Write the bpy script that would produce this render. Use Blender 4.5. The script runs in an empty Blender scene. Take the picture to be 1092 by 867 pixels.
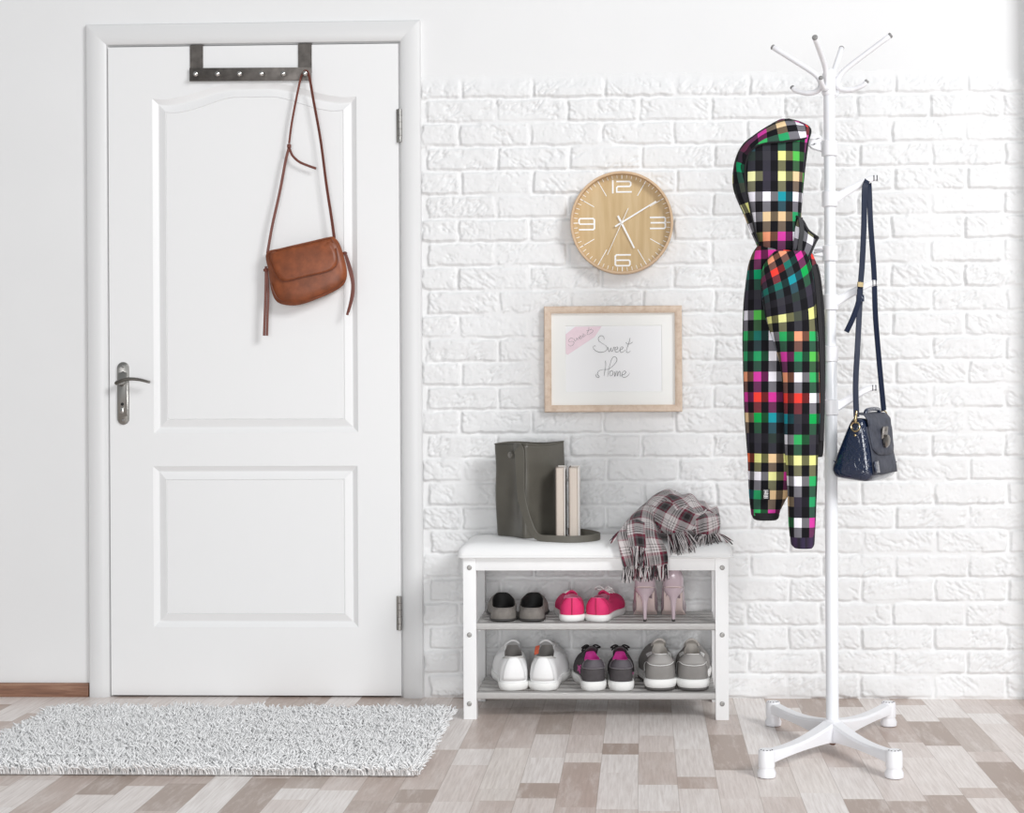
import bpy, bmesh, math, random
import numpy as np
from mathutils import Vector, Matrix, noise as mnoise
V = Vector
PI = math.pi
random.seed(11)
SC = bpy.context.scene
COL = SC.collection

# ------------------------------------------------------------------ camera model
F_PX, PP_X, PP_Y = 1600.0, 627.0, 405.0
CAM = V((0.0, -4.624, 0.98))
YAW = math.atan2(59.0, F_PX)
ROLL = math.radians(-0.3)
CAM_ROT = Matrix.Rotation(YAW, 3, 'Z') @ Matrix.Rotation(PI / 2, 3, 'X') @ Matrix.Rotation(ROLL, 3, 'Z')


def P(px, py, y):
    """World point at depth plane y that stands where the photograph shows (px, py)."""
    d = CAM_ROT @ V(((px - PP_X) / F_PX, (PP_Y - py) / F_PX, -1.0))
    t = (y - CAM.y) / d.y
    return CAM + d * t


def S(y):
    return (y - CAM.y) / F_PX


# ------------------------------------------------------------------ materials
def lin(h):
    h = h.lstrip('#')
    c = [int(h[i:i + 2], 16) / 255 for i in (0, 2, 4)]
    return tuple(x / 12.92 if x <= 0.04045 else ((x + 0.055) / 1.055) ** 2.4 for x in c) + (1.0,)


class NT:
    """small wrapper to write node trees"""
    def __init__(self, name):
        self.m = bpy.data.materials.new(name)
        self.m.use_nodes = True
        self.t = self.m.node_tree
        self.b = self.t.nodes['Principled BSDF']

    def n(self, typ, **kw):
        nd = self.t.nodes.new(typ)
        for k, v in kw.items():
            if k.startswith('i_'):
                key = k[2:]
                key = int(key) if key.isdigit() else key.replace('_', ' ')
                self.put(nd.inputs[key], v)
            else:
                setattr(nd, k, v)
        return nd

    def put(self, sock, v):
        if isinstance(v, bpy.types.NodeSocket):
            self.t.links.new(v, sock)
        else:
            sock.default_value = v

    def math(self, op, a, b=None, c=None):
        nd = self.t.nodes.new('ShaderNodeMath')
        nd.operation = op
        for i, v in enumerate((a, b, c)):
            if v is not None:
                self.put(nd.inputs[i], v)
        return nd.outputs[0]

    def mix(self, fac, a, b, blend='MIX'):
        nd = self.t.nodes.new('ShaderNodeMix')
        nd.data_type = 'RGBA'
        nd.blend_type = blend
        self.put(nd.inputs[0], fac)
        self.put(nd.inputs[6], a)
        self.put(nd.inputs[7], b)
        return nd.outputs[2]

    def ramp(self, fac, stops, interp='LINEAR'):
        nd = self.t.nodes.new('ShaderNodeValToRGB')
        cr = nd.color_ramp
        cr.interpolation = interp
        while len(cr.elements) < len(stops):
            cr.elements.new(0.5)
        for e, (p, c) in zip(cr.elements, stops):
            e.position = p
        for e, (p, c) in zip(cr.elements, stops):
            e.color = c if len(c) == 4 else tuple(c) + (1,)
        self.put(nd.inputs[0], fac)
        return nd.outputs[0]

    def noise(self, vec, scale, detail=3, rough=0.5):
        nd = self.n('ShaderNodeTexNoise')
        if vec is not None:
            self.put(nd.inputs['Vector'], vec)
        nd.inputs['Scale'].default_value = scale
        nd.inputs['Detail'].default_value = detail
        nd.inputs['Roughness'].default_value = rough
        return nd.outputs[0]

    def bump(self, height, strength=0.3, dist=0.002):
        nd = self.n('ShaderNodeBump')
        nd.inputs['Strength'].default_value = strength
        nd.inputs['Distance'].default_value = dist
        self.put(nd.inputs['Height'], height)
        self.put(self.b.inputs['Normal'], nd.outputs[0])

    def obj(self):
        return self.n('ShaderNodeTexCoord').outputs['Object']

    def uv(self):
        return self.n('ShaderNodeTexCoord').outputs['UV']

    def scaled(self, vec, s):
        nd = self.n('ShaderNodeMapping')
        self.put(nd.inputs[0], vec)
        nd.inputs['Scale'].default_value = s
        return nd.outputs[0]

    def set(self, **kw):
        names = dict(col='Base Color', rough='Roughness', metal='Metallic', spec='Specular IOR Level', coat='Coat Weight',
                     coatr='Coat Roughness', sheen='Sheen Weight', trans='Transmission Weight', sss='Subsurface Weight')
        for k, v in kw.items():
            self.put(self.b.inputs[names[k]], v)
        return self


def mat(name, col, rough=0.5, metal=0.0, spec=0.5, bump=None, var=None, coat=0.0, sheen=0.0):
    """plain coloured surface with fine relief (bump=(scale,strength)) and gentle colour variation (var=(scale,amount))"""
    t = NT(name)
    c = lin(col)
    t.set(rough=rough, metal=metal, spec=spec, coat=coat, sheen=sheen)
    if var:
        f = t.noise(t.obj(), var[0], 4)
        lo = tuple(x * (1 - var[1]) for x in c[:3]) + (1,)
        hi = tuple(min(1, x * (1 + var[1])) for x in c[:3]) + (1,)
        t.set(col=t.ramp(f, [(0.3, lo), (0.7, hi)]))
    else:
        t.set(col=c)
    if bump:
        t.bump(t.noise(t.obj(), bump[0], 5, 0.6), bump[1], 0.001)
    return t.m


# ------------------------------------------------------------------ mesh building
def bez(p0, p1, p2, p3, t):
    s = 1 - t
    return p0 * (s * s * s) + p1 * (3 * s * s * t) + p2 * (3 * s * t * t) + p3 * (t * t * t)


def cr(pts, n=6, closed=False):
    """Catmull-Rom through pts (Vectors or floats)"""
    out = []
    m = len(pts)
    segs = m if closed else m - 1
    for i in range(segs):
        if closed:
            a, b, c, d = pts[(i - 1) % m], pts[i], pts[(i + 1) % m], pts[(i + 2) % m]
        else:
            b, c = pts[i], pts[i + 1]
            a = pts[i - 1] if i > 0 else b * 2 - c
            d = pts[i + 2] if i + 2 < m else c * 2 - b
        for k in range(n):
            t = k / n
            out.append((b * 2 + (c - a) * t + (a * 2 - b * 5 + c * 4 - d) * t ** 2 + (b * 3 - a - c * 3 + d) * t ** 3) * 0.5)
    if not closed:
        out.append(pts[-1] * 1.0)
    return out


def interp(tab, x):
    xs = [a for a, _ in tab]
    return float(np.interp(x, xs, [b for _, b in tab]))


def smooth_interp(tab, x):
    if x <= tab[0][0]:
        return tab[0][1]
    for (x0, y0), (x1, y1) in zip(tab, tab[1:]):
        if x <= x1:
            t = (x - x0) / (x1 - x0)
            t = t * t * (3 - 2 * t)
            return y0 + (y1 - y0) * t
    return tab[-1][1]


class MB:
    def __init__(self):
        self.v, self.f, self.uv = [], [], []

    def add(self, verts, faces, uvs=None):
        o = len(self.v)
        self.v += [tuple(p) for p in verts]
        for i, f in enumerate(faces):
            self.f.append([o + k for k in f])
            self.uv.append([tuple(uvs[k]) for k in f] if uvs else [(0, 0)] * len(f))
        return self

    def loft(self, rings, closed=True, cap0=False, cap1=False, uvs=None):
        n = len(rings[0])
        verts = [p for r in rings for p in r]
        faces = []
        m = n if closed else n - 1
        for i in range(len(rings) - 1):
            for j in range(m):
                k = (j + 1) % n
                faces.append([i * n + j, i * n + k, (i + 1) * n + k, (i + 1) * n + j])
        if cap0:
            faces.append(list(range(n))[::-1])
        if cap1:
            faces.append([(len(rings) - 1) * n + j for j in range(n)])
        return self.add(verts, faces, uvs)

    def grid(self, rows, uvs=None):
        """open quad sheet from rows of points, uvs as rows of pairs"""
        return self.loft(rows, closed=False, uvs=[u for r in uvs for u in r] if uvs else None)

    def tube(self, path, r, n=10, cap=True, flat=1.0):
        path = [V(p) for p in path]
        m = len(path)
        rs = r if isinstance(r, (list, tuple)) else [r] * m
        rings = []
        up = None
        for i, p in enumerate(path):
            t = (path[min(i + 1, m - 1)] - path[max(i - 1, 0)])
            t = t.normalized() if t.length > 1e-9 else V((0, 0, 1))
            if up is None:
                a = V((0, 0, 1)) if abs(t.z) < 0.9 else V((1, 0, 0))
                up = (a - t * a.dot(t)).normalized()
            else:
                up = up - t * up.dot(t)
                up = up.normalized() if up.length > 1e-6 else t.orthogonal().normalized()
            side = t.cross(up)
            rings.append([p + (side * math.cos(2 * PI * k / n) + up * math.sin(2 * PI * k / n) * flat) * rs[i] for k in range(n)])
        if cap:
            t0 = (path[0] - path[1]).normalized()
            t1 = (path[-1] - path[-2]).normalized()
            rings.insert(0, [path[0] + t0 * rs[0] * 0.35 + (q - path[0]) * 0.7 for q in rings[0]])
            rings.append([path[-1] + t1 * rs[-1] * 0.35 + (q - path[-1]) * 0.7 for q in rings[-1]])
        return self.loft(rings, True, cap, cap)

    def strap(self, path, width, thick, normal, bevel=0.3):
        """flat band along path; normal = direction its flat face looks (one vector or one per point)"""
        path = [V(p) for p in path]
        m = len(path)
        rings = []
        for i, p in enumerate(path):
            t = (path[min(i + 1, m - 1)] - path[max(i - 1, 0)]).normalized()
            nn = V(normal[i]) if isinstance(normal, list) else V(normal)
            nn = nn - t * nn.dot(t)
            nn = nn.normalized() if nn.length > 1e-6 else t.orthogonal().normalized()
            s = t.cross(nn)
            w = (width[i] if isinstance(width, list) else width) / 2
            h = thick / 2
            b = h * bevel * 2
            b = min(b, w * 0.6, h * 0.9)
            pts = [(-w + b, -h), (w - b, -h), (w, -h + b), (w, h - b), (w - b, h), (-w + b, h), (-w, h - b), (-w, -h + b)]
            rings.append([p + s * a + nn * c for a, c in pts])
        return self.loft(rings, True, True, True)

    def box(self, c, size, bevel=0.0, rot=None, seg=2):
        bm = bmesh.new()
        bmesh.ops.create_cube(bm, size=1.0)
        for v in bm.verts:
            v.co = V((v.co.x * size[0], v.co.y * size[1], v.co.z * size[2]))
        if bevel > 0:
            bmesh.ops.bevel(bm, geom=bm.edges[:], offset=bevel, segments=seg, profile=0.7, affect='EDGES')
        return self.bm(bm, c, rot)

    def bm(self, bm, c=(0, 0, 0), rot=None):
        bm.verts.index_update()
        c = V(c)
        vs = [c + ((rot @ v.co) if rot else v.co) for v in bm.verts]
        self.add(vs, [[v.index for v in f.verts] for f in bm.faces])
        bm.free()
        return self

    def lathe(self, prof, c, axis=(0, 0, 1), n=32, cap0=True, cap1=True):
        """prof: list of (radius, distance along axis)"""
        ax = V(axis).normalized()
        a = ax.orthogonal().normalized()
        if abs(ax.z) > 0.99:
            a = V((1, 0, 0))
        b = ax.cross(a)
        c = V(c)
        rings = [[c + ax * h + (a * math.cos(2 * PI * k / n) + b * math.sin(2 * PI * k / n)) * r for k in range(n)] for r, h in prof]
        return self.loft(rings, True, cap0, cap1)

    def prism(self, poly, y0, y1, bevel=0.0):
        """poly: list of (x,z) seen from the front, extruded from y0 (front) to y1 (back), front edge chamfered"""
        cx = sum(p[0] for p in poly) / len(poly)
        cz = sum(p[1] for p in poly) / len(poly)

        def ring(y, s):
            out = []
            for x, z in poly:
                d = math.hypot(x - cx, z - cz)
                k = 1 - s / d if d > s else 1
                out.append(V((cx + (x - cx) * k, y, cz + (z - cz) * k)))
            return out
        rings = [ring(y0, bevel), ring(y0 + bevel * 0.4, bevel * 0.3), ring(y0 + bevel, 0), ring(y1, 0)] if bevel else [ring(y0, 0), ring(y1, 0)]
        return self.loft(rings, True, True, True)


WLOC = {}


def link(o, parent):
    COL.objects.link(o)
    if parent is not None:
        o.parent = parent
    return o


def obj(name, mb, m, parent=None, angle=40, origin=None, recalc=True, smooth=True):
    """one mesh object from an MB whose points are world points"""
    me = bpy.data.meshes.new(name)
    o0 = WLOC.get(parent, V((0, 0, 0))) if parent is not None else V(origin or (0, 0, 0))
    pts = np.array(mb.v, dtype=np.float64) - np.array(o0)
    me.from_pydata(pts.tolist(), [], mb.f)
    if any(any(u != (0, 0) for u in f) for f in mb.uv):
        uvl = me.uv_layers.new(name='UVMap')
        flat = np.array([c for f in mb.uv for u in f for c in u], dtype=np.float32)
        uvl.data.foreach_set('uv', flat)
    if recalc:
        bm = bmesh.new()
        bm.from_mesh(me)
        bmesh.ops.recalc_face_normals(bm, faces=bm.faces[:])
        bm.to_mesh(me)
        bm.free()
    if smooth:
        me.polygons.foreach_set('use_smooth', [True] * len(me.polygons))
        if angle < 180:
            me.set_sharp_from_angle(angle=math.radians(angle))
    me.materials.append(m)
    o = bpy.data.objects.new(name, me)
    if parent is None:
        o.location = o0
    link(o, parent)
    WLOC[o] = V(o0)
    return o


def tag(o, label, cat=None, group=None, kind=None):
    if label:
        o['label'] = label
    if cat:
        o['category'] = cat
    if group:
        o['group'] = group
    if kind:
        o['kind'] = kind
    return o


def thing(name, label, cat, loc, group=None, kind=None):
    o = bpy.data.objects.new(name, None)
    o.empty_display_size = 0.05
    o.location = loc
    COL.objects.link(o)
    WLOC[o] = V(loc)
    return tag(o, label, cat, group, kind)


def sub(o, n=1):
    md = o.modifiers.new('Subdivision', 'SUBSURF')
    md.levels = md.render_levels = n
    return o


def solid(o, t, off=0.0):
    md = o.modifiers.new('Solidify', 'SOLIDIFY')
    md.thickness = t
    md.offset = off
    return o


# ------------------------------------------------------------------ numpy value noise
_rng = np.random.default_rng(5)
_TAB = _rng.random((256, 256))


def vnoise(x, y):
    xi, yi = np.floor(x).astype(int), np.floor(y).astype(int)
    fx, fy = x - xi, y - yi
    fx = fx * fx * fx * (fx * (fx * 6 - 15) + 10)
    fy = fy * fy * fy * (fy * (fy * 6 - 15) + 10)
    a = _TAB[xi & 255, yi & 255]
    b = _TAB[(xi + 1) & 255, yi & 255]
    c = _TAB[xi & 255, (yi + 1) & 255]
    d = _TAB[(xi + 1) & 255, (yi + 1) & 255]
    return (a * (1 - fx) + b * fx) * (1 - fy) + (c * (1 - fx) + d * fx) * fy


def fbm(x, y, o=4):
    s, a, t = 0, 0.5, 0
    for i in range(o):
        s = s + a * vnoise(x * 2 ** i + 17.3 * i, y * 2 ** i + 9.1 * i)
        t += a
        a *= 0.5
    return s / t


def grid_mesh(name, pts, m, origin=(0, 0, 0)):
    """pts: (rows, cols, 3) array -> fast quad sheet"""
    r, c, _ = pts.shape
    idx = np.arange(r * c).reshape(r, c)
    q = np.stack([idx[:-1, :-1], idx[:-1, 1:], idx[1:, 1:], idx[1:, :-1]], -1).reshape(-1, 4)
    me = bpy.data.meshes.new(name)
    me.vertices.add(r * c)
    me.vertices.foreach_set('co', (pts.reshape(-1, 3) - np.array(origin)).astype(np.float32).ravel())
    me.loops.add(q.size)
    me.loops.foreach_set('vertex_index', q.ravel().astype(np.int32))
    me.polygons.add(len(q))
    me.polygons.foreach_set('loop_start', np.arange(0, q.size, 4, dtype=np.int32))
    me.polygons.foreach_set('use_smooth', np.ones(len(q), dtype=bool))
    me.update(calc_edges=True)
    me.validate()
    me.materials.append(m)
    o = bpy.data.objects.new(name, me)
    o.location = origin
    COL.objects.link(o)
    WLOC[o] = V(origin)
    return o
# ================================================================== THE SETTING
M_plaster = mat('white wall plaster', '#e9e9e9', 0.75, bump=(60, 0.12), var=(2.5, 0.015))
M_paint = mat('white brick paint', '#e9e9e9', 0.6, bump=(180, 0.35), var=(9, 0.02))
M_door = NT('white door paint')
M_door.set(col=lin('#eeeeee'), rough=0.42)
M_door.bump(M_door.noise(M_door.scaled(M_door.obj(), (140, 140, 9)), 1.0, 4), 0.10, 0.001)
M_door = M_door.m
M_trim = mat('white casing paint', '#e0e0e0', 0.38, bump=(30, 0.05))
M_chrome = mat('brushed nickel', '#a9a7a3', 0.28, 1.0)
M_chrome_dark = mat('dark nickel', '#77746f', 0.35, 1.0)
M_gun = mat('gunmetal steel', '#6f6a66', 0.45, 0.85, bump=(25, 0.2), var=(40, 0.25))
M_knob = mat('polished steel knob', '#c9c7c4', 0.2, 1.0)
M_dark = mat('black gap', '#1c1b1a', 0.8)

# floor boards: three-strip laminate, strips run away from the viewer
t = NT('worn pale laminate boards')
o_ = t.obj()
sx = t.n('ShaderNodeSeparateXYZ', i_0=o_)
X, Y = sx.outputs[0], sx.outputs[1]
u = t.math('DIVIDE', t.math('ADD', X, 10.045), 0.0955)
cx = t.math('FLOOR', u)
w1 = t.n('ShaderNodeTexWhiteNoise', noise_dimensions='1D', i_W=cx).outputs[0]
vv = t.math('DIVIDE', t.math('ADD', t.math('ADD', Y, 10.0), t.math('MULTIPLY', w1, 1.9)), 0.50)
cy = t.math('FLOOR', vv)
fy = t.math('SUBTRACT', vv, cy)
cell = t.n('ShaderNodeCombineXYZ', i_0=cx, i_1=cy)
wn = t.n('ShaderNodeTexWhiteNoise', noise_dimensions='2D', i_Vector=cell.outputs[0])
split = t.math('GREATER_THAN', fy, t.math('ADD', t.math('MULTIPLY', wn.outputs[0], 0.66), 0.17))
cy2 = t.math('ADD', t.math('MULTIPLY', cy, 2.0), split)
cell2 = t.n('ShaderNodeCombineXYZ', i_0=cx, i_1=cy2, i_2=3.7)
wn2 = t.n('ShaderNodeTexWhiteNoise', noise_dimensions='3D', i_Vector=cell2.outputs[0])
base = t.ramp(wn2.outputs[0], [(0.0, lin('#f6f1ee')), (0.28, lin('#eae1dc')), (0.48, lin('#d9ccc5')), (0.70, lin('#c2b0a6')), (0.88, lin('#a79488')), (1.0, lin('#efe7e1'))], 'LINEAR')
gv = t.n('ShaderNodeCombineXYZ', i_0=t.math('MULTIPLY', X, 1.0), i_1=t.math('ADD', t.math('MULTIPLY', Y, 0.05), t.math('MULTIPLY', wn2.outputs[0], 31.0)), i_2=0.0)
grain = t.noise(gv.outputs[0], 160, 5, 0.6)
gv2 = t.n('ShaderNodeCombineXYZ', i_0=X, i_1=t.math('ADD', t.math('MULTIPLY', Y, 0.15), t.math('MULTIPLY', wn2.outputs[0], 17.0)), i_2=0.0)
worn = t.noise(gv2.outputs[0], 30, 9, 0.75)
c1 = t.mix(t.ramp(grain, [(0.35, (0, 0, 0)), (0.7, (0.42, 0.42, 0.42))]), base, lin('#a28f83'))
c2 = t.mix(t.ramp(worn, [(0.48, (0, 0, 0)), (0.68, (0.5, 0.5, 0.5))]), c1, lin('#efe9e5'))
fu = t.math('SUBTRACT', u, cx)
edge = t.math('MINIMUM', fu, t.math('SUBTRACT', 1.0, fu))
seam = t.math('LESS_THAN', edge, 0.012)
c3 = t.mix(t.math('MULTIPLY', seam, 0.35), c2, lin('#8a776b'))
t.set(col=c3, rough=t.ramp(worn, [(0.3, (0.3, 0.3, 0.3)), (0.7, (0.42, 0.42, 0.42))]), spec=0.45)
t.bump(t.math('ADD', grain, t.math('MULTIPLY', seam, -1.0)), 0.06, 0.001)
M_floor = t.m

t = NT('reddish brown wood')
g = t.noise(t.scaled(t.obj(), (3, 30, 45)), 1.6, 6, 0.62)
t.set(col=t.ramp(g, [(0.25, lin('#5c4034')), (0.5, lin('#8a6450')), (0.68, lin('#a98670')), (0.85, lin('#7b6a62'))]), rough=0.5)
M_base = t.m

# --- floor slab
mb = MB().box((-0.2, -2.6, -0.03), (8.4, 5.7, 0.06))
tag(obj('floor', mb, M_floor, origin=(0, 0, 0)), 'pale worn laminate floor in narrow strips', 'floor', kind='structure')

# --- door opening measures
DY = -0.010                       # face of the door leaf
dl, dr = P(117, 400, DY).x, P(426.3, 400, DY).x
dt = P(270, 48.5, DY).z
dbt = 0.006
ol, orr, ot = dl - 0.004, dr + 0.004, dt + 0.004
cl, crr, ct = ol - 0.066, orr + 0.066, ot + 0.068

# --- plaster wall with the door opening
XL, XR, ZT = -4.2, 3.6, 3.3
mb = MB()
zs = [0, ot + 0.02, ZT]
xs = [XL, ol - 0.02, orr + 0.02, XR]
for i in range(3):
    for j in range(2):
        if i == 1 and j == 0:
            continue
        mb.box(((xs[i] + xs[i + 1]) / 2, 0.06, (zs[j] + zs[j + 1]) / 2), (xs[i + 1] - xs[i], 0.12, zs[j + 1] - zs[j]))
tag(obj('wall_back', mb, M_plaster, smooth=False), 'smooth white plaster wall around the door', 'wall', kind='structure')

# --- painted brick: one relief sheet, each brick with its own chipped outline, tilt and trowel marks
bx0, bx1 = P(449.5, 400, 0).x, 1.34
BH, BW = 0.07395, 0.2214
bz1 = BH * 26.15
res = 0.0034
nx, nz = int((bx1 - bx0) / res), int(bz1 / res)
gx, gz = np.meshgrid(np.linspace(bx0, bx1, nx), np.linspace(0.0, bz1, nz))
wx = gx + 0.010 * (fbm(gx * 38, gz * 38, 3) - 0.5)
wz = gz + 0.008 * (fbm(gx * 34 + 50, gz * 34 + 9, 3) - 0.5)
row = np.floor(wz / BH).astype(int)
par = ((26 - 1 - row) % 2)        # topmost course is even
j0 = np.where(par == 0, P(489.4, 92, 0).x, P(530.4, 117, 0).x)
jit = (_TAB[(row * 7) & 255, 3] - 0.5) * 0.016
ucol = (wx - j0 - jit) / BW
colm = np.floor(ucol).astype(int)
fu_ = (ucol - colm) * BW
fz_ = wz - row * BH
dx = np.minimum(fu_, BW - fu_)
dz = np.minimum(fz_, BH - fz_)
gap = 0.0030
# toothed left end: alternate courses start a little further in
left_end = bx0 + np.where(par == 0, 0.002, 0.019) + 0.007 * (vnoise(row * 3.3, gz * 45) - 0.5)
dx = np.minimum(dx, np.maximum(wx - left_end, 0) + gap * 0.4)
dx = np.where(gx < left_end, 0, dx)
rad = 0.008
ax_, az_ = np.clip(rad - (dx - gap), 0, None), np.clip(rad - (dz - gap), 0, None)
d = rad - np.hypot(ax_, az_)
h01 = np.clip(d / 0.0055, 0, 1)
h01 = h01 * h01 * (3 - 2 * h01)
seedb = (row * 13 + colm * 29)
r1, r2, r3, r4 = [_TAB[(seedb + k * 31) & 255, (row * 5 + k * 17) & 255] for k in range(4)]
face = 0.0122 + (r1 - 0.5) * 0.0030 + (r2 - 0.5) * 0.010 * (fz_ - BH / 2) / BH * 0.7 + (r3 - 0.5) * 0.004 * (fu_ / BW - 0.5)
rough1 = fbm(gx * 60, gz * 60, 4) - 0.5
diag = gx * 0.8 + gz * 0.6
dia2 = -gx * 0.6 + gz * 0.8
flip = np.where(r4 > 0.5, 1.0, -1.0)
diag = gx * 0.8 + flip * gz * 0.6
dia2 = -flip * gx * 0.6 + gz * 0.8
ridge = 1 - np.abs(2 * fbm(diag * 30 + r4 * 40, dia2 * 105, 3) - 1)
mask = np.clip((fbm(gx * 16 + r2 * 30, gz * 22, 2) - 0.46) * 6, 0, 1)
rel = rough1 * 0.0028 - mask * np.clip(ridge - 0.70, 0, 1) * 0.018
pits = np.clip(fbm(gx * 150, gz * 150, 2) - 0.68, 0, 1) * -0.012
mort = 0.0018 + 0.002 * (fbm(gx * 50, gz * 50, 3) - 0.5)
hgt = mort + h01 * (face + rel + pits - mort)
# some joints are filled flush with paint
fillj = np.clip((fbm(gx * 7 + 3, gz * 9 + 80, 2) - 0.56) * 7, 0, 1)
hgt = np.maximum(hgt, fillj * 0.0085)
# the top course blends into the plaster
topw = BH * 25.95 + 0.012 * (fbm(gx * 40, gz * 5, 3) - 0.5)
fade = np.clip((topw - gz) / 0.045, 0, 1)
fade = fade * fade * (3 - 2 * fade)
hgt = hgt * fade + (0.0006 - 0.002 * (gz > topw + 0.004)) * (1 - fade)
hgt[:, 0] = -0.004
hgt = np.where((gx < left_end) & (gx < bx0 + 0.03), np.minimum(hgt, 0.004), hgt)
pts = np.stack([gx, -hgt, gz], -1)
ob = grid_mesh('wall_brick', pts, M_paint)
tag(ob, 'white painted brick wall with toothed left edge', 'wall', kind='structure')

# --- unseen pier, added to shade the right edge of the brick
mb = MB().box((1.19 + 0.22, -0.04, ZT / 2), (0.44, 0.14, ZT), 0.004)
tag(obj('shade_pier', mb, M_plaster), 'added white pier out of view, shading the right end of the brick', 'wall', kind='structure')

# --- wooden baseboard left of the door
mb = MB().box(((XL + cl - 0.001) / 2, -0.007, 0.021), (cl - 0.002 - XL, 0.014, 0.044), 0.004)
tag(obj('baseboard_left', mb, M_base), 'reddish brown wooden baseboard left of the door', 'baseboard', kind='structure')

# --- casing: three mitred lengths
prof = [(0.0, 0.0), (0.0005, -0.010), (0.004, -0.0155), (0.012, -0.018), (0.026, -0.0195), (0.044, -0.018), (0.056, -0.0145), (0.0635, -0.0095), (0.066, -0.003), (0.066, 0.03)]


def casing(name, a, b, label):
    """a,b: lists of (x,z) per profile point at both ends"""
    m_ = MB().loft([[V((x, y, z)) for (x, z), (_, y) in zip(e, prof)] for e in (a, b)], closed=False)
    return tag(obj(name, m_, M_trim, angle=30), label, 'door casing', kind='structure')


casing('trim_1', [(cl + o, 0.0) for o, _ in prof], [(cl + o, ct - o) for o, _ in prof], 'left upright of the white door casing')
casing('trim_2', [(crr - o, 0.0) for o, _ in prof], [(crr - o, ct - o) for o, _ in prof], 'right upright of the white door casing')
casing('trim_3', [(cl + o, ct - o) for o, _ in prof], [(crr - o, ct - o) for o, _ in prof], 'white head piece of the door casing')

# --- the door
door = thing('door_1', 'white two panel door with an arched upper panel', 'door', ((dl + dr) / 2, DY, 0), kind='structure')
bm = bmesh.new()


def loop(pts):
    vs = [bm.verts.new(p) for p in pts]
    es = [bm.edges.new((vs[i], vs[(i + 1) % len(vs)])) for i in range(len(vs))]
    return vs, es


def DP(px, py):
    return P(px, py, DY)


outer = [V((dl, DY, dbt)), V((dr, DY, dbt)), V((dr, DY, dt)), V((dl, DY, dt))]
ax0, ax1 = DP(163.2, 280).x, DP(381, 280).x
azb, azt = DP(272, 461.5).z, DP(272, 104).z
rise = DP(272, 89).z - azt


def arch_loop(off):
    """panel outline inset by off: straight shoulders, then a shallow S curve up to the middle"""
    x0, x1, zb, zt = ax0 + off, ax1 - off, azb + off, azt - off
    pts = [(x0, zb), (x1, zb), (x1, zt)]
    n = 36
    for i in range(1, n):
        s = i / n
        x = x1 + (x0 - x1) * s
        q = abs(2 * s - 1)
        k = 1 - min(max((q - 0.18) / (0.86 - 0.18), 0), 1)
        k = k * k * (3 - 2 * k)
        dip = -0.003 * math.sin(PI * min(max((1 - q) / 0.2, 0), 1))
        pts.append((x, zt + rise * k + dip))
    pts.append((x0, zt))
    return pts


lx0, lx1 = DP(163.6, 580).x, DP(381.8, 580).x
lzb, lzt = DP(272, 669).z, DP(272, 497).z


def low_loop(off):
    return [(lx0 + off, lzb + off), (lx1 - off, lzb + off), (lx1 - off, lzt - off), (lx0 + off, lzt - off)]


moul = [(0.0, 0.0), (0.0015, 0.0010), (0.016, 0.0085), (0.0185, 0.0088), (0.041, 0.0010), (0.0422, 0.0040), (0.0432, 0.0040), (0.0440, 0.0016)]
o_vs, o_es = loop(outer)
fill_edges = list(o_es)
for fn in (arch_loop, low_loop):
    prev = None
    for off, dep in moul:
        vs, es = loop([V((x, DY + dep, z)) for x, z in fn(off)])
        if prev is None:
            fill_edges += es
        else:
            for i in range(len(vs)):
                k = (i + 1) % len(vs)
                bm.faces.new((prev[i], prev[k], vs[k], vs[i]))
        prev = vs
    bm.faces.new(prev)
bmesh.ops.triangle_fill(bm, use_beauty=True, edges=fill_edges)
back = [bm.verts.new(v.co + V((0, 0.04, 0))) for v in o_vs]
for i in range(4):
    k = (i + 1) % 4
    bm.faces.new((o_vs[i], o_vs[k], back[k], back[i]))
bm.faces.new(back[::-1])
leaf = obj('leaf', MB().bm(bm), M_door, door, angle=14)

# jamb lining behind the gap
mb = MB()
jy = 0.032
mb.box(((ol + cl) / 2 + 0.02, jy + 0.02, ot / 2), (ol - cl - 0.03, 0.10, ot))
mb.box(((orr + crr) / 2 - 0.02, jy + 0.02, ot / 2), (crr - orr - 0.03, 0.10, ot))
mb.box(((ol + orr) / 2, jy + 0.02, ot + 0.018), (crr - cl, 0.10, 0.034))
mb.box(((ol + orr) / 2, jy + 0.055, ot / 2), (crr - cl, 0.02, ot))
obj('jamb', mb, M_trim, door, smooth=False)

# lever handle on a long plate
HY = DY


def hp(px, py, d=0.0):
    return P(px, py, HY - d)


def stadium(cx_, z0, z1, hw, n=10):
    pts = []
    for i in range(n + 1):
        a = PI * i / n
        pts.append((cx_ + hw * math.cos(a), z1 - hw + hw * math.sin(a)))
    for i in range(n + 1):
        a = PI + PI * i / n
        pts.append((cx_ + hw * math.cos(a), z0 + hw + hw * math.sin(a)))
    return pts


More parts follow.
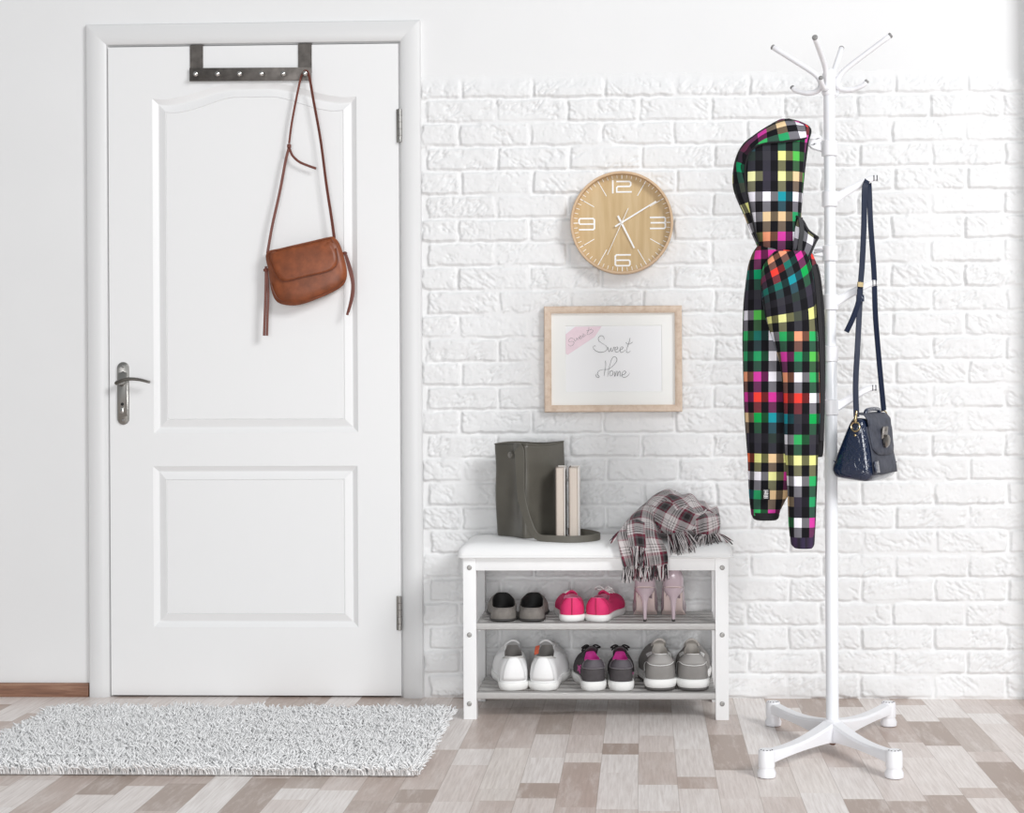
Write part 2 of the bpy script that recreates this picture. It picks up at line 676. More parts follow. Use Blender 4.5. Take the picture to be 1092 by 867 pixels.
pc = hp(131.7, 420).x
z0, z1 = hp(131, 453).z, hp(131, 386).z
handle = obj('door_handle', MB().prism(stadium(pc, z0, z1, 0.0185), HY - 0.006, HY + 0.001, 0.003), M_chrome, door)
ZC = lambda py: hp(131, py).z
obj('escutcheon', MB().prism([(pc - 0.013, ZC(444)), (pc + 0.0135, ZC(444)), (pc + 0.0135, ZC(398)), (pc, ZC(396)), (pc - 0.013, ZC(398))], HY - 0.011, HY - 0.004, 0.003), M_chrome, handle)
hz = ZC(408)
obj('rosette', MB().lathe([(0.012, 0), (0.012, 0.004), (0.009, 0.008), (0.0075, 0.04), (0.006, 0.043)], (pc - 0.002, HY - 0.008, hz), (0, -1, 0), 24), M_chrome, handle)
lev = [V((pc - 0.006, HY - 0.046, hz - 0.002)), V((pc + 0.012, HY - 0.050, hz + 0.006)), V((pc + 0.035, HY - 0.050, hz + 0.011)), V((pc + 0.065, HY - 0.048, hz + 0.009)), V((pc + 0.097, HY - 0.046, hz + 0.001))]
lev = cr(lev, 6)
obj('lever', MB().tube(lev, [0.0085 - 0.003 * i / (len(lev) - 1) for i in range(len(lev))], 12, flat=0.75), M_chrome_dark, handle)
obj('keyhole', MB().lathe([(0.0048, 0), (0.0048, 0.002), (0.003, 0.003)], (pc, HY - 0.0105, ZC(431)), (0, -1, 0), 16), M_dark, handle)
obj('thumb_turn', MB().prism(stadium(pc, ZC(441), ZC(434), 0.0055), HY - 0.016, HY - 0.010, 0.002), M_knob, handle)
for py in (391, 448):
    obj('screw', MB().lathe([(0.0045, 0), (0.0045, 0.001), (0.003, 0.0025)], (pc, HY - 0.0055, ZC(py)), (0, -1, 0), 16), M_knob, handle)

for py0, py1 in ((116.5, 152), (635.5, 672)):
    a, b = P(425.5, py0, DY), P(427.3, py1, DY)
    xh = (a.x + b.x) / 2 + 0.001
    h = obj('hinge', MB().lathe([(0.004, 0), (0.0062, 0.001), (0.0062, a.z - b.z - 0.001), (0.004, a.z - b.z)], (xh, DY - 0.007, b.z), (0, 0, 1), 16), M_chrome, door)
    m_ = MB()
    for k in range(1, 5):
        zz = b.z + (a.z - b.z) * k / 5
        m_.lathe([(0.0066, -0.0008), (0.0068, 0), (0.0066, 0.0008)], (xh, DY - 0.007, zz), (0, 0, 1), 16)
    obj('knuckle_ring', m_, M_chrome_dark, h)
    obj('hinge_plate', MB().box((xh - 0.005, DY - 0.001, (a.z + b.z) / 2), (0.012, 0.003, a.z - b.z), 0.0008), M_chrome_dark, h)
# ================================================================== OVER-DOOR HOOK RACK
RY = DY - 0.008                    # face of the steel strip
rp = lambda px, py, d=0.0: P(px, py, RY - d)
rack = thing('hook_rack', 'grey steel over door rack with six knobs hanging on the door top', 'hook rack', (rp(267, 79).x, RY, rp(267, 79).z))


def quad_plate(c4, y0, th, bevel=0.0015):
    """c4: four (x,z) corners"""
    return MB().prism(c4, y0 - th, y0, bevel)


def xz(px, py, y):
    p = P(px, py, y)
    return (p.x, p.z)


obj('bar', quad_plate([xz(202.3, 86.8, RY), xz(332.3, 85.8, RY), xz(332.3, 72, RY), xz(202.3, 72.8, RY)], RY, 0.004), M_gun, rack)
for a, b in ((202, 216), (317.5, 332)):
    top = dt + 0.0025
    x0, x1 = rp(a, 60).x, rp(b, 60).x
    zb = rp(a, 74).z
    path = [V(((x0 + x1) / 2, RY + 0.0055, zb - 0.010)), V(((x0 + x1) / 2, RY + 0.0055, zb + 0.01)), V(((x0 + x1) / 2, RY + 0.0055, top - 0.002)), V(((x0 + x1) / 2, RY + 0.008, top)), V(((x0 + x1) / 2, DY + 0.035, top))]
    obj('strap', MB().strap(path, x1 - x0, 0.003, [V((0, -1, 0))] * 3 + [V((0, -1, 1)), V((0, 0, 1))]), M_gun, rack)
for k in range(6):
    c = rp(209 + 23.25 * k, 79.6 - 0.12 * k, 0.004)
    obj('hook', MB().lathe([(0.0035, 0), (0.0035, 0.012), (0.007, 0.016), (0.0085, 0.021), (0.0075, 0.026), (0.004, 0.0285)], c, (0.25, -1, -0.12), 20), M_knob, rack)

# ================================================================== BROWN SHOULDER BAG
t = NT('tan leather')
f = t.noise(t.obj(), 26, 5, 0.6)
t.set(col=t.ramp(f, [(0.3, lin('#713a1d')), (0.55, lin('#894826')), (0.75, lin('#9c552f'))]), rough=0.42, spec=0.5)
t.bump(t.noise(t.obj(), 420, 4), 0.25, 0.0006)
M_tan = t.m
M_tan_dark = mat('tan leather edge', '#6b3722', 0.5, bump=(300, 0.2), var=(30, 0.15))
M_redbrown = mat('red brown leather', '#6d3a2e', 0.5, bump=(300, 0.2), var=(40, 0.12))
M_steel = mat('steel fitting', '#bdbab5', 0.25, 1.0)

BYc = DY - 0.036
bp = lambda px, py, y=BYc: P(px, py, y)
hook = rp(325.2, 79, 0.014)
bag = thing('shoulder_bag', 'tan leather shoulder bag hanging by a knotted strap from the rack on the door', 'bag', bp(325, 290))
# outline of the bag body, clockwise from top left, (px,py)
body_o = [(284.0, 270), (300, 264.5), (330, 257.5), (352, 252.5), (357.5, 254), (363, 262), (368.5, 280), (370, 294), (366, 304), (356, 311), (338, 319), (320, 325.0), (306, 325.5), (295, 321.5), (289.5, 310), (286.5, 290)]


def puffy(outline, yc, half, edge=0.004, n=5, k=5, bulge_pow=0.5, back_half=None):
    """pillow: smooth closed outline, thick in the middle"""
    pts = cr([V((a, b, 0)) for a, b in outline], k, True)
    cxp = sum(p.x for p in pts) / len(pts)
    cyp = sum(p.y for p in pts) / len(pts)
    rings = []
    back_half = half if back_half is None else back_half
    for sgn, hh in ((-1, half), (1, back_half)):
        rr = []
        for i in range(n + 1):
            s = 1 - i / n           # 1 edge .. 0 centre
            yy = yc + sgn * (edge + (hh - edge) * (1 - s ** 2.6) ** bulge_pow)
            rr.append([P(cxp + (p.x - cxp) * (0.04 + 0.96 * s), cyp + (p.y - cyp) * (0.04 + 0.96 * s), yy) for p in pts])
        rings.append(rr)
    return MB().loft(rings[0][::-1] + rings[1], True, True, True)


o = obj('body', puffy(body_o, BYc, 0.026, 0.012, back_half=0.02), M_tan, bag, angle=180)
# flap: sheet lying over the upper front
flap_o = [(286.5, 270.5), (300, 266.3), (330, 259.5), (350, 254.7), (354, 256), (358.6, 266), (360.0, 279), (355.5, 286.5), (345, 290.8), (325, 295.2), (308, 299.4), (300.5, 299.3), (294.5, 294), (289.5, 283)]
pts = cr([V((a, b, 0)) for a, b in flap_o], 5, True)
cxp, cyp = sum(p.x for p in pts) / len(pts), sum(p.y for p in pts) / len(pts)


def flap_y(px, py):
    s = min(1, math.hypot((px - 327) / 43, (py - 290) / 37))
    return BYc - (0.012 + 0.014 * (1 - s ** 2.6) ** 0.5) - 0.0035


fr = []
for i in range(7):
    s = 1 - i / 6 * 0.97
    fr.append([P(cxp + (p.x - cxp) * s, cyp + (p.y - cyp) * s, flap_y(cxp + (p.x - cxp) * s, cyp + (p.y - cyp) * s)) for p in pts])
fl = obj('flap', MB().loft(fr, True, False, True), M_tan, bag, angle=180)
solid(fl, 0.003, 0)
rim = [P(p.x, p.y, flap_y(p.x, p.y) - 0.0005) for p in pts]
obj('flap_edge', MB().tube(rim + [rim[0]], 0.0016, 6, False), M_tan_dark, fl)
# front seam along the lower edge
seam_px = cr([V((288.5, 302, 0)), V((296, 318, 0)), V((310, 322, 0)), V((335, 317, 0)), V((356, 307.5, 0)), V((367, 299, 0))], 6)
obj('piping', MB().tube([P(p.x, p.y, BYc - 0.0155) for p in seam_px], 0.0018, 6), M_tan_dark, bag)
# strap: two runs from the hook, the left one knotted
SY = BYc + 0.002


def strapline(name, pxs, w, m_, parent, y=SY, th=0.0028, tw=None):
    path = cr([V((a, b, 0)) for a, b in pxs], 8)
    ys = np.linspace(0, 1, len(path))
    q = [P(p.x, p.y, y if not callable(y) else y(s)) for p, s in zip(path, ys)]
    if tw:
        nn = [V((math.sin(tw(s)), -math.cos(tw(s)), 0)) for s in ys]
    else:
        nn = V((0, -1, 0))
    return obj(name, MB().strap(q, w, th, nn), m_, parent)


strapline('strap', [(322.5, 79.0), (320.5, 84), (316, 105), (311, 132), (308.3, 153)], 0.0075, M_redbrown, bag, lambda s: RY - 0.016 + 0.0 * s, tw=lambda s: 0.9)
strapline('strap', [(308.0, 158), (304.5, 172), (298.5, 204), (290.5, 240), (285.2, 270)], 0.0085, M_redbrown, bag, lambda s: RY - 0.016 + (SY - RY + 0.016) * s, tw=lambda s: 0.6 - 0.4 * s)
strapline('strap', [(322.5, 79.0), (325.5, 76.0), (329.5, 80.5), (334.5, 108), (342, 150), (348, 196), (353.5, 232), (356.5, 254)], 0.0095, M_redbrown, bag, lambda s: RY - 0.0155 + (SY - RY + 0.0155) * s, tw=lambda s: -0.5 + 0.9 * max(0, s - 0.6))
kn = obj('knot', MB().lathe([(0.003, -0.007), (0.0062, -0.005), (0.0068, 0), (0.0062, 0.005), (0.003, 0.007)], P(308.3, 155.8, RY - 0.017), (0.1, -0.2, 1), 16), M_redbrown, bag, angle=180)
strapline('strap_tail', [(308.7, 158.5), (312, 166), (319, 172.5), (328, 176.5), (337, 179.7)], 0.0075, M_redbrown, kn, RY - 0.016, tw=lambda s: -0.3 * s)
# tassels at both sides
for pts_, top in ((((283.6, 284), (283.4, 305), (282.6, 330), (281.6, 358)), (283.2, 288)), (((284.6, 286), (286.0, 310), (285.3, 335), (284.6, 358)), None),
                  (((367.8, 270), (371.5, 284), (375.6, 302), (374.5, 318), (370.2, 336)), (367.8, 270)), (((369.2, 272), (375, 290), (377, 305), (376, 317), (371.5, 333)), None)):
    tz = strapline('tassel', pts_, 0.0075, M_redbrown, bag, BYc - 0.002, tw=lambda s: 0.5 * s)
    if top:
        obj('tie', MB().lathe([(0.003, -0.005), (0.0065, -0.004), (0.0068, 0.003), (0.003, 0.005)], P(top[0], top[1], BYc - 0.002), (0.1, -0.2, 1), 14), M_redbrown, tz)
# ================================================================== WALL CLOCK
t = NT('pale bamboo')
g = t.noise(t.scaled(t.obj(), (14, 14, 1.2)), 4.0, 5, 0.55)
t.set(col=t.ramp(g, [(0.3, lin('#bfa172')), (0.5, lin('#c9ad80')), (0.7, lin('#d2b98f'))]), rough=0.5)
M_bamboo = t.m
M_rim = mat('pale wooden rim', '#d3b491', 0.5, var=(18, 0.06))
M_white = mat('white lacquer', '#f6f6f4', 0.4)
M_lightwood = NT('washed oak')
g = M_lightwood.noise(M_lightwood.scaled(M_lightwood.obj(), (20, 20, 20)), 3.0, 6, 0.6)
M_lightwood.set(col=M_lightwood.ramp(g, [(0.3, lin('#cbb29c')), (0.5, lin('#d9c3af')), (0.7, lin('#e0cdbb'))]), rough=0.5)
M_lightwood = M_lightwood.m

CYF = -0.062                      # front edge of the rim
cc = P(663.0, 237.2, CYF)
R = 54.9 * S(CYF)
clock = thing('wall_clock', 'round bamboo wall clock with a pale wooden rim and white hands', 'clock', (cc.x, -0.012, cc.z))
c0 = V((cc.x, -0.0165, cc.z))
obj('rim', MB().lathe([(R - 0.012, 0.0), (R - 0.001, 0.0), (R, 0.004), (R, 0.0435), (R - 0.0015, 0.0455), (R - 0.0065, 0.0455), (R - 0.008, 0.0435), (R - 0.008, 0.010)], c0, (0, -1, 0), 96, False, False), M_rim, clock, angle=30)
FY = 0.0145                        # dial height above the back
obj('dial', MB().lathe([(R - 0.007, 0.004), (R - 0.007, FY)], c0, (0, -1, 0), 96), M_bamboo, clock, angle=30)
dialy = c0.y - FY
dc = P(663.4, 237.6, dialy)
sc_ = S(dialy) / 7.54             # metres per pixel of the measuring crop


def dial(px, py):
    return V((dc.x + (px - 403) * sc_, dialy - 0.001, dc.z - (py - 435) * sc_))


def stroke(mb_, pts, w, th=0.0016, lift=0.0):
    """flat painted stroke with mitred corners and square ends"""
    q = [dial(a, b) + V((0, -lift, 0)) for a, b in pts]
    d0, d1 = (q[0] - q[1]).normalized(), (q[-1] - q[-2]).normalized()
    q[0], q[-1] = q[0] + d0 * w * 0.48, q[-1] + d1 * w * 0.48
    rings = []
    for k, p in enumerate(q):
        a = (p - q[k - 1]).normalized() if k else (q[1] - p).normalized()
        b = (q[k + 1] - p).normalized() if k + 1 < len(q) else a
        na, nb = V((-a.z, 0, a.x)), V((-b.z, 0, b.x))
        n_ = (na + nb).normalized()
        n_ = n_ * (w / 2 / max(0.4, n_.dot(na)))
        rings.append([p + n_, p - n_, p - n_ + V((0, th, 0)), p + n_ + V((0, th, 0))])
    mb_.loft(rings, True, True, True)


num = {
    '12': [[(330, 97), (330, 192)], [(364, 103), (462, 103), (474, 112), (474, 134), (464, 143), (372, 143), (361, 153), (361, 187), (476, 187)]],
    '3': [[(632, 394), (742, 394), (750, 402), (750, 428), (742, 437), (638, 437)], [(742, 437), (750, 446), (750, 474), (742, 483), (632, 483)]],
    '6': [[(466, 693), (357, 693), (347, 703), (347, 770), (357, 780), (456, 780), (464, 771), (464, 744), (456, 736), (361, 736)]],
    '9': [[(62, 488), (170, 488), (180, 479), (180, 409), (170, 399), (66, 399), (57, 408), (57, 434), (66, 443), (167, 443)]],
}
for key, st in num.items():
    mb = MB()
    for k_, s_ in enumerate(st):
        stroke(mb, s_, 0.0048, lift=0.0003 * k_)
    obj('numeral', mb, M_white, clock)
for h in (1, 2, 4, 5, 7, 8, 10, 11):
    a = math.radians(90 - 30 * h)
    r0, r1 = (252, 348) if h not in (2, 4, 8, 10) else (262, 360)
    mb = MB()
    stroke(mb, [(403 + r0 * math.cos(a), 435 - r0 * math.sin(a)), (403 + r1 * math.cos(a), 435 - r1 * math.sin(a))], 0.0022)
    obj('hour_mark', mb, M_white, clock)
mb = MB()
for k in range(60):
    a = math.radians(6 * k)
    r0, r1 = (361, 388) if k % 5 else (358, 392)
    stroke(mb, [(403 + r0 * math.cos(a), 435 - r0 * math.sin(a)), (403 + r1 * math.cos(a), 435 - r1 * math.sin(a))], 0.0017 if k % 5 else 0.0028)
obj('minute_track', mb, M_white, clock)


def hand(name, p0, p1, w, lift):
    a, b = dial(*p0), dial(*p1)
    off = V((0, -lift, 0))
    obj(name, MB().strap([a + off, b + off], [w, w * 0.8], 0.0014, V((0, -1, 0)), 0.15), M_white, clock)


hand('hour_hand', (370, 380), (500, 640), 0.0062, 0.004)
hand('minute_hand', (347, 467), (676, 268), 0.0052, 0.007)
hand('second_hand', (454, 320), (284, 694), 0.0020, 0.010)
obj('hub', MB().lathe([(0.0045, 0), (0.0045, 0.010), (0.003, 0.012)], dial(403, 435), (0, -1, 0), 20), M_white, clock)

# ================================================================== FRAMED WORDS
PYF = -0.040
pf = lambda px, py, y=PYF: P(px, py, y)
A, B_, C_, D_ = pf(580.2, 326.3), pf(727.5, 326.0), pf(727.3, 439.6), pf(580.2, 439.2)
pic = thing('picture_frame', 'washed oak picture frame with handwritten words hanging under the clock', 'picture', ((A.x + B_.x) / 2, -0.012, C_.z))
xa, xb, zb_, zt_ = (A.x + D_.x) / 2, (B_.x + C_.x) / 2, (C_.z + D_.z) / 2, (A.z + B_.z) / 2
fprof = [(0.0, -0.0180), (0.0, PYF + 0.003), (0.003, PYF), (0.012, PYF + 0.0005), (0.019, PYF + 0.004), (0.0215, PYF + 0.006), (0.0215, -0.0190)]
rings = []
for sx_, sz_ in ((0, 0), (1, 0), (1, 1), (0, 1)):
    rings.append([V((xa + o if sx_ == 0 else xb - o, y, zb_ + o if sz_ == 0 else zt_ - o)) for o, y in fprof])
for k in range(4):
    nm = ('bottom_rail', 'side_rail', 'top_rail', 'side_rail')[k]
    a, b = rings[k], rings[(k + 1) % 4]
    obj(nm, MB().loft([a, b], True, True, True), M_lightwood, pic, angle=30)
M_mat = mat('white mount board', '#f6f6f3', 0.8)
M_paper = mat('white paper', '#f5f5f6', 0.8)
M_tape = mat('pink tape', '#f1dbe3', 0.7, var=(60, 0.03))
M_ink = mat('grey ink', '#55555a', 0.7)
MY = -0.0225
px0, px1, pz0, pz1 = pf(602.8, 380, MY).x, pf(706.0, 380, MY).x, pf(655, 418, MY).z, pf(655, 347, MY).z
mb = MB()
o_, i_ = 0.016, None
ring_o = [V((xa + o_, MY - 0.0015, zb_ + o_)), V((xb - o_, MY - 0.0015, zb_ + o_)), V((xb - o_, MY - 0.0015, zt_ - o_)), V((xa + o_, MY - 0.0015, zt_ - o_))]
ring_i = [V((px0, MY - 0.0015, pz0)), V((px1, MY - 0.0015, pz0)), V((px1, MY - 0.0015, pz1)), V((px0, MY - 0.0015, pz1))]
ring_d = [p + V((0.0015 * (1 if k in (0, 3) else -1), 0.0017, 0.0015 * (1 if k < 2 else -1))) for k, p in enumerate(ring_i)]
mb.loft([ring_o, ring_i, ring_d])
obj('mount', mb, M_mat, pic, angle=20)
obj('backing', MB().box(((xa + xb) / 2, MY + 0.0015, (zb_ + zt_) / 2), (xb - xa - 0.03, 0.0022, zt_ - zb_ - 0.03)), M_paper, pic)
s8 = 8.4


def ip(cx_, cy_, lift=0.0):
    return P(590 + cx_ / s8, 330 + cy_ / s8, MY - 0.0006 - lift)


tape_o = [(112, 222), (195, 155), (432, 152), (372, 245), (130, 406), (113, 396)]
tape = obj('tape', MB().loft([[ip(a, b, 0.0002) for a, b in tape_o], [ip(a, b, -0.0004) for a, b in tape_o]], True, True, True), M_tape, pic, smooth=False)


def script(name, strokes, r, parent):
    mb_ = MB()
    for s_ in strokes:
        q = cr([V((a, b, 0)) for a, b in s_], 5)
        m = len(q)
        rr = [r * (0.55 + 0.45 * abs(math.sin(3.1 * i / m * 2.0 + 0.6))) for i in range(m)]
        mb_.tube([ip(p.x, p.y, 0.0004) for p in q], rr, 5)
    return obj(name, mb_, M_ink, parent)


script('lettering', [
    [(458, 268), (448, 242), (425, 236), (406, 252), (408, 280), (435, 302), (470, 325), (484, 348), (470, 372), (435, 384), (400, 380), (370, 362), (358, 340), (368, 324), (380, 330)],
    [(490, 338), (496, 374), (506, 374), (516, 344), (520, 372), (532, 372), (544, 336), (556, 352)],
    [(552, 362), (574, 356), (578, 338), (562, 338), (552, 360), (560, 382), (580, 380), (598, 362)],
    [(596, 364), (618, 354), (624, 336), (606, 338), (598, 362), (606, 384), (626, 380), (648, 360)],
    [(688, 256), (678, 300), (660, 350), (656, 380), (672, 386), (692, 372)],
    [(650, 296), (672, 312), (694, 304), (714, 292)],
], 0.00062, pic)
script('lettering', [
    [(468, 458), (470, 500), (462, 550), (455, 598)],
    [(380, 580), (384, 600), (402, 610), (412, 600), (396, 582), (404, 556), (436, 540), (490, 536), (530, 510), (564, 470), (570, 440), (552, 424), (530, 434), (512, 480), (496, 545), (488, 600)],
    [(530, 548), (510, 556), (503, 580), (514, 596), (532, 584), (536, 560), (526, 548)],
    [(548, 556), (552, 600), (564, 560), (574, 556), (574, 598), (586, 562), (598, 556), (600, 596), (612, 594)],
    [(612, 588), (640, 578), (650, 558), (632, 552), (616, 578), (624, 606), (650, 606), (672, 590), (684, 570)],
], 0.00062, pic)
script('lettering', [
    [(180, 262), (160, 256), (140, 270), (142, 290), (170, 286), (186, 294), (176, 318), (150, 328), (132, 312)],
    [(186, 262), (196, 284), (206, 276), (210, 254), (220, 272), (232, 250)],
    [(232, 258), (248, 244), (242, 234), (232, 250), (244, 264), (262, 244)],
    [(262, 244), (278, 228), (268, 218), (260, 236), (274, 246), (296, 226)],
    [(320, 160), (316, 186), (304, 214), (312, 226), (330, 216), (350, 204), (356, 186), (340, 180)],
    [(298, 190), (320, 188), (346, 172)],
], 0.00045, tape)
# ================================================================== SHOE BENCH
M_bwhite = mat('white bench lacquer', '#f1f1f1', 0.4, bump=(25, 0.04))
M_cushion = mat('white leatherette', '#f2f2f2', 0.5, bump=(350, 0.12))
M_rail = mat('grey metal bar', '#aeacaa', 0.4, 0.3)
M_bolt = mat('steel bolt', '#a8a6a3', 0.45, 0.5)
FYB = -0.305                       # front plane of the legs
bf = lambda px, py, y=FYB: P(px, py, y)
xl0, xl1 = bf(494, 690).x, bf(508, 690).x
xr0, xr1 = bf(763, 690).x, bf(777, 690).x
LW = 0.038
RYB = -0.026                       # back plane of the rear legs
ztop = 0.466
bench = thing('shoe_bench', 'white shoe bench with padded seat and two grey rail shelves against the brick', 'bench', ((xl0 + xr1) / 2, (FYB + RYB) / 2, 0))
for xa_ in ((xl0 + xl1) / 2, (xr0 + xr1) / 2):
    for yy in (FYB + LW / 2, RYB - LW / 2):
        obj('leg', MB().box((xa_, yy, ztop / 2), (LW, LW, ztop), 0.0025), M_bwhite, bench)
zr0, zr1 = bf(635, 608.5).z, ztop
obj('front_rail', MB().box(((xl1 + xr0) / 2, FYB + 0.012, (zr0 + zr1) / 2), (xr0 - xl1, 0.018, zr1 - zr0), 0.001), M_bwhite, bench)
obj('back_rail', MB().box(((xl1 + xr0) / 2, RYB - 0.012, (zr0 + zr1) / 2), (xr0 - xl1, 0.018, zr1 - zr0), 0.001), M_bwhite, bench)
for xa_ in ((xl0 + xl1) / 2, (xr0 + xr1) / 2):
    ym, yl = (FYB + RYB) / 2, RYB - FYB - 2 * LW
    obj('side_rail', MB().box((xa_, ym, (zr0 + zr1) / 2), (0.018, yl, zr1 - zr0), 0.001), M_bwhite, bench)
# padded seat: rounded front, gently domed
cx0, cx1, cy0, cy1 = bf(487.5, 585).x, bf(782, 585).x, FYB - 0.014, RYB + 0.008
SEAT_Z = 0.512
rings = []
for hz_, ins in ((ztop, 0.006), (ztop + 0.004, 0.001), (ztop + 0.012, 0.0), (ztop + 0.024, 0.004), (ztop + 0.034, 0.012), (ztop + 0.0405, 0.026), (ztop + 0.044, 0.05), (SEAT_Z, 0.09), (SEAT_Z + 0.001, 0.14)):
    x0, x1, y0, y1 = cx0 + ins, cx1 - ins, cy0 + ins, cy1 - ins * 0.8
    if y0 > y1:
        y0 = y1 = (y0 + y1) / 2
    r_ = 0.02
    rg = []
    n_ = 8
    for (qx, qy, a0) in ((x1, y1, 0), (x0, y1, 90), (x0, y0, 180), (x1, y0, 270)):
        rr = min(r_, (y1 - y0) / 2)
        ox = qx - rr if qx == x1 else qx + rr
        oy = qy - rr if qy == y1 else qy + rr
        for k in range(n_ + 1):
            a = math.radians(a0 + 90 * k / n_)
            rg.append(V((ox + rr * math.cos(a), oy + rr * math.sin(a), hz_)))
    rings.append(rg)
cush = obj('seat_cushion', MB().loft(rings, True, True, True), M_cushion, bench, angle=60)
obj('welt', MB().tube(rings[1] + [rings[1][0]], 0.003, 6, False), M_cushion, cush)


def seat_z(x, y):
    """height of the seat surface"""
    e = min(x - cx0, cx1 - x, y - cy0, (cy1 - y) / 0.8)
    return interp([(0, ztop + 0.012), (0.004, ztop + 0.024), (0.012, ztop + 0.034), (0.026, ztop + 0.0405), (0.05, ztop + 0.044), (0.09, SEAT_Z), (0.14, SEAT_Z + 0.001)], e)


SH_TOP = [0.279, 0.079]            # tops of both shelves
for zt in SH_TOP:
    n_ = 5
    for k in range(n_):
        yy = FYB + 0.012 + (0.205) * k / (n_ - 1)
        if k == 0:
            m_ = MB().box(((xl1 + xr0) / 2, yy, zt - 0.0105), (xr0 - xl1 + 0.004, 0.018, 0.021), 0.006, seg=3)
        else:
            m_ = MB().box(((xl1 + xr0) / 2, yy, zt - 0.008), (xr0 - xl1 + 0.004, 0.024, 0.016), 0.005, seg=3)
        obj('shelf_bar', m_, M_rail, bench)
    for xa_ in (xl1 + 0.006, xr0 - 0.006):
        obj('shelf_bracket', MB().box((xa_, FYB + 0.115, zt - 0.021), (0.010, 0.20, 0.010), 0.002), M_bwhite, bench)
for xp in (500.6, 770.2):
    for py in (605.3, 677.0, 750.5):
        c = bf(xp, py)
        b = obj('bolt', MB().lathe([(0.0072, 0), (0.0072, 0.0012), (0.0055, 0.0026), (0.0030, 0.0026), (0.0024, 0.001)], (c.x, FYB - 0.0002, c.z), (0, -1, 0), 20), M_bolt, bench)

# ================================================================== SHOES


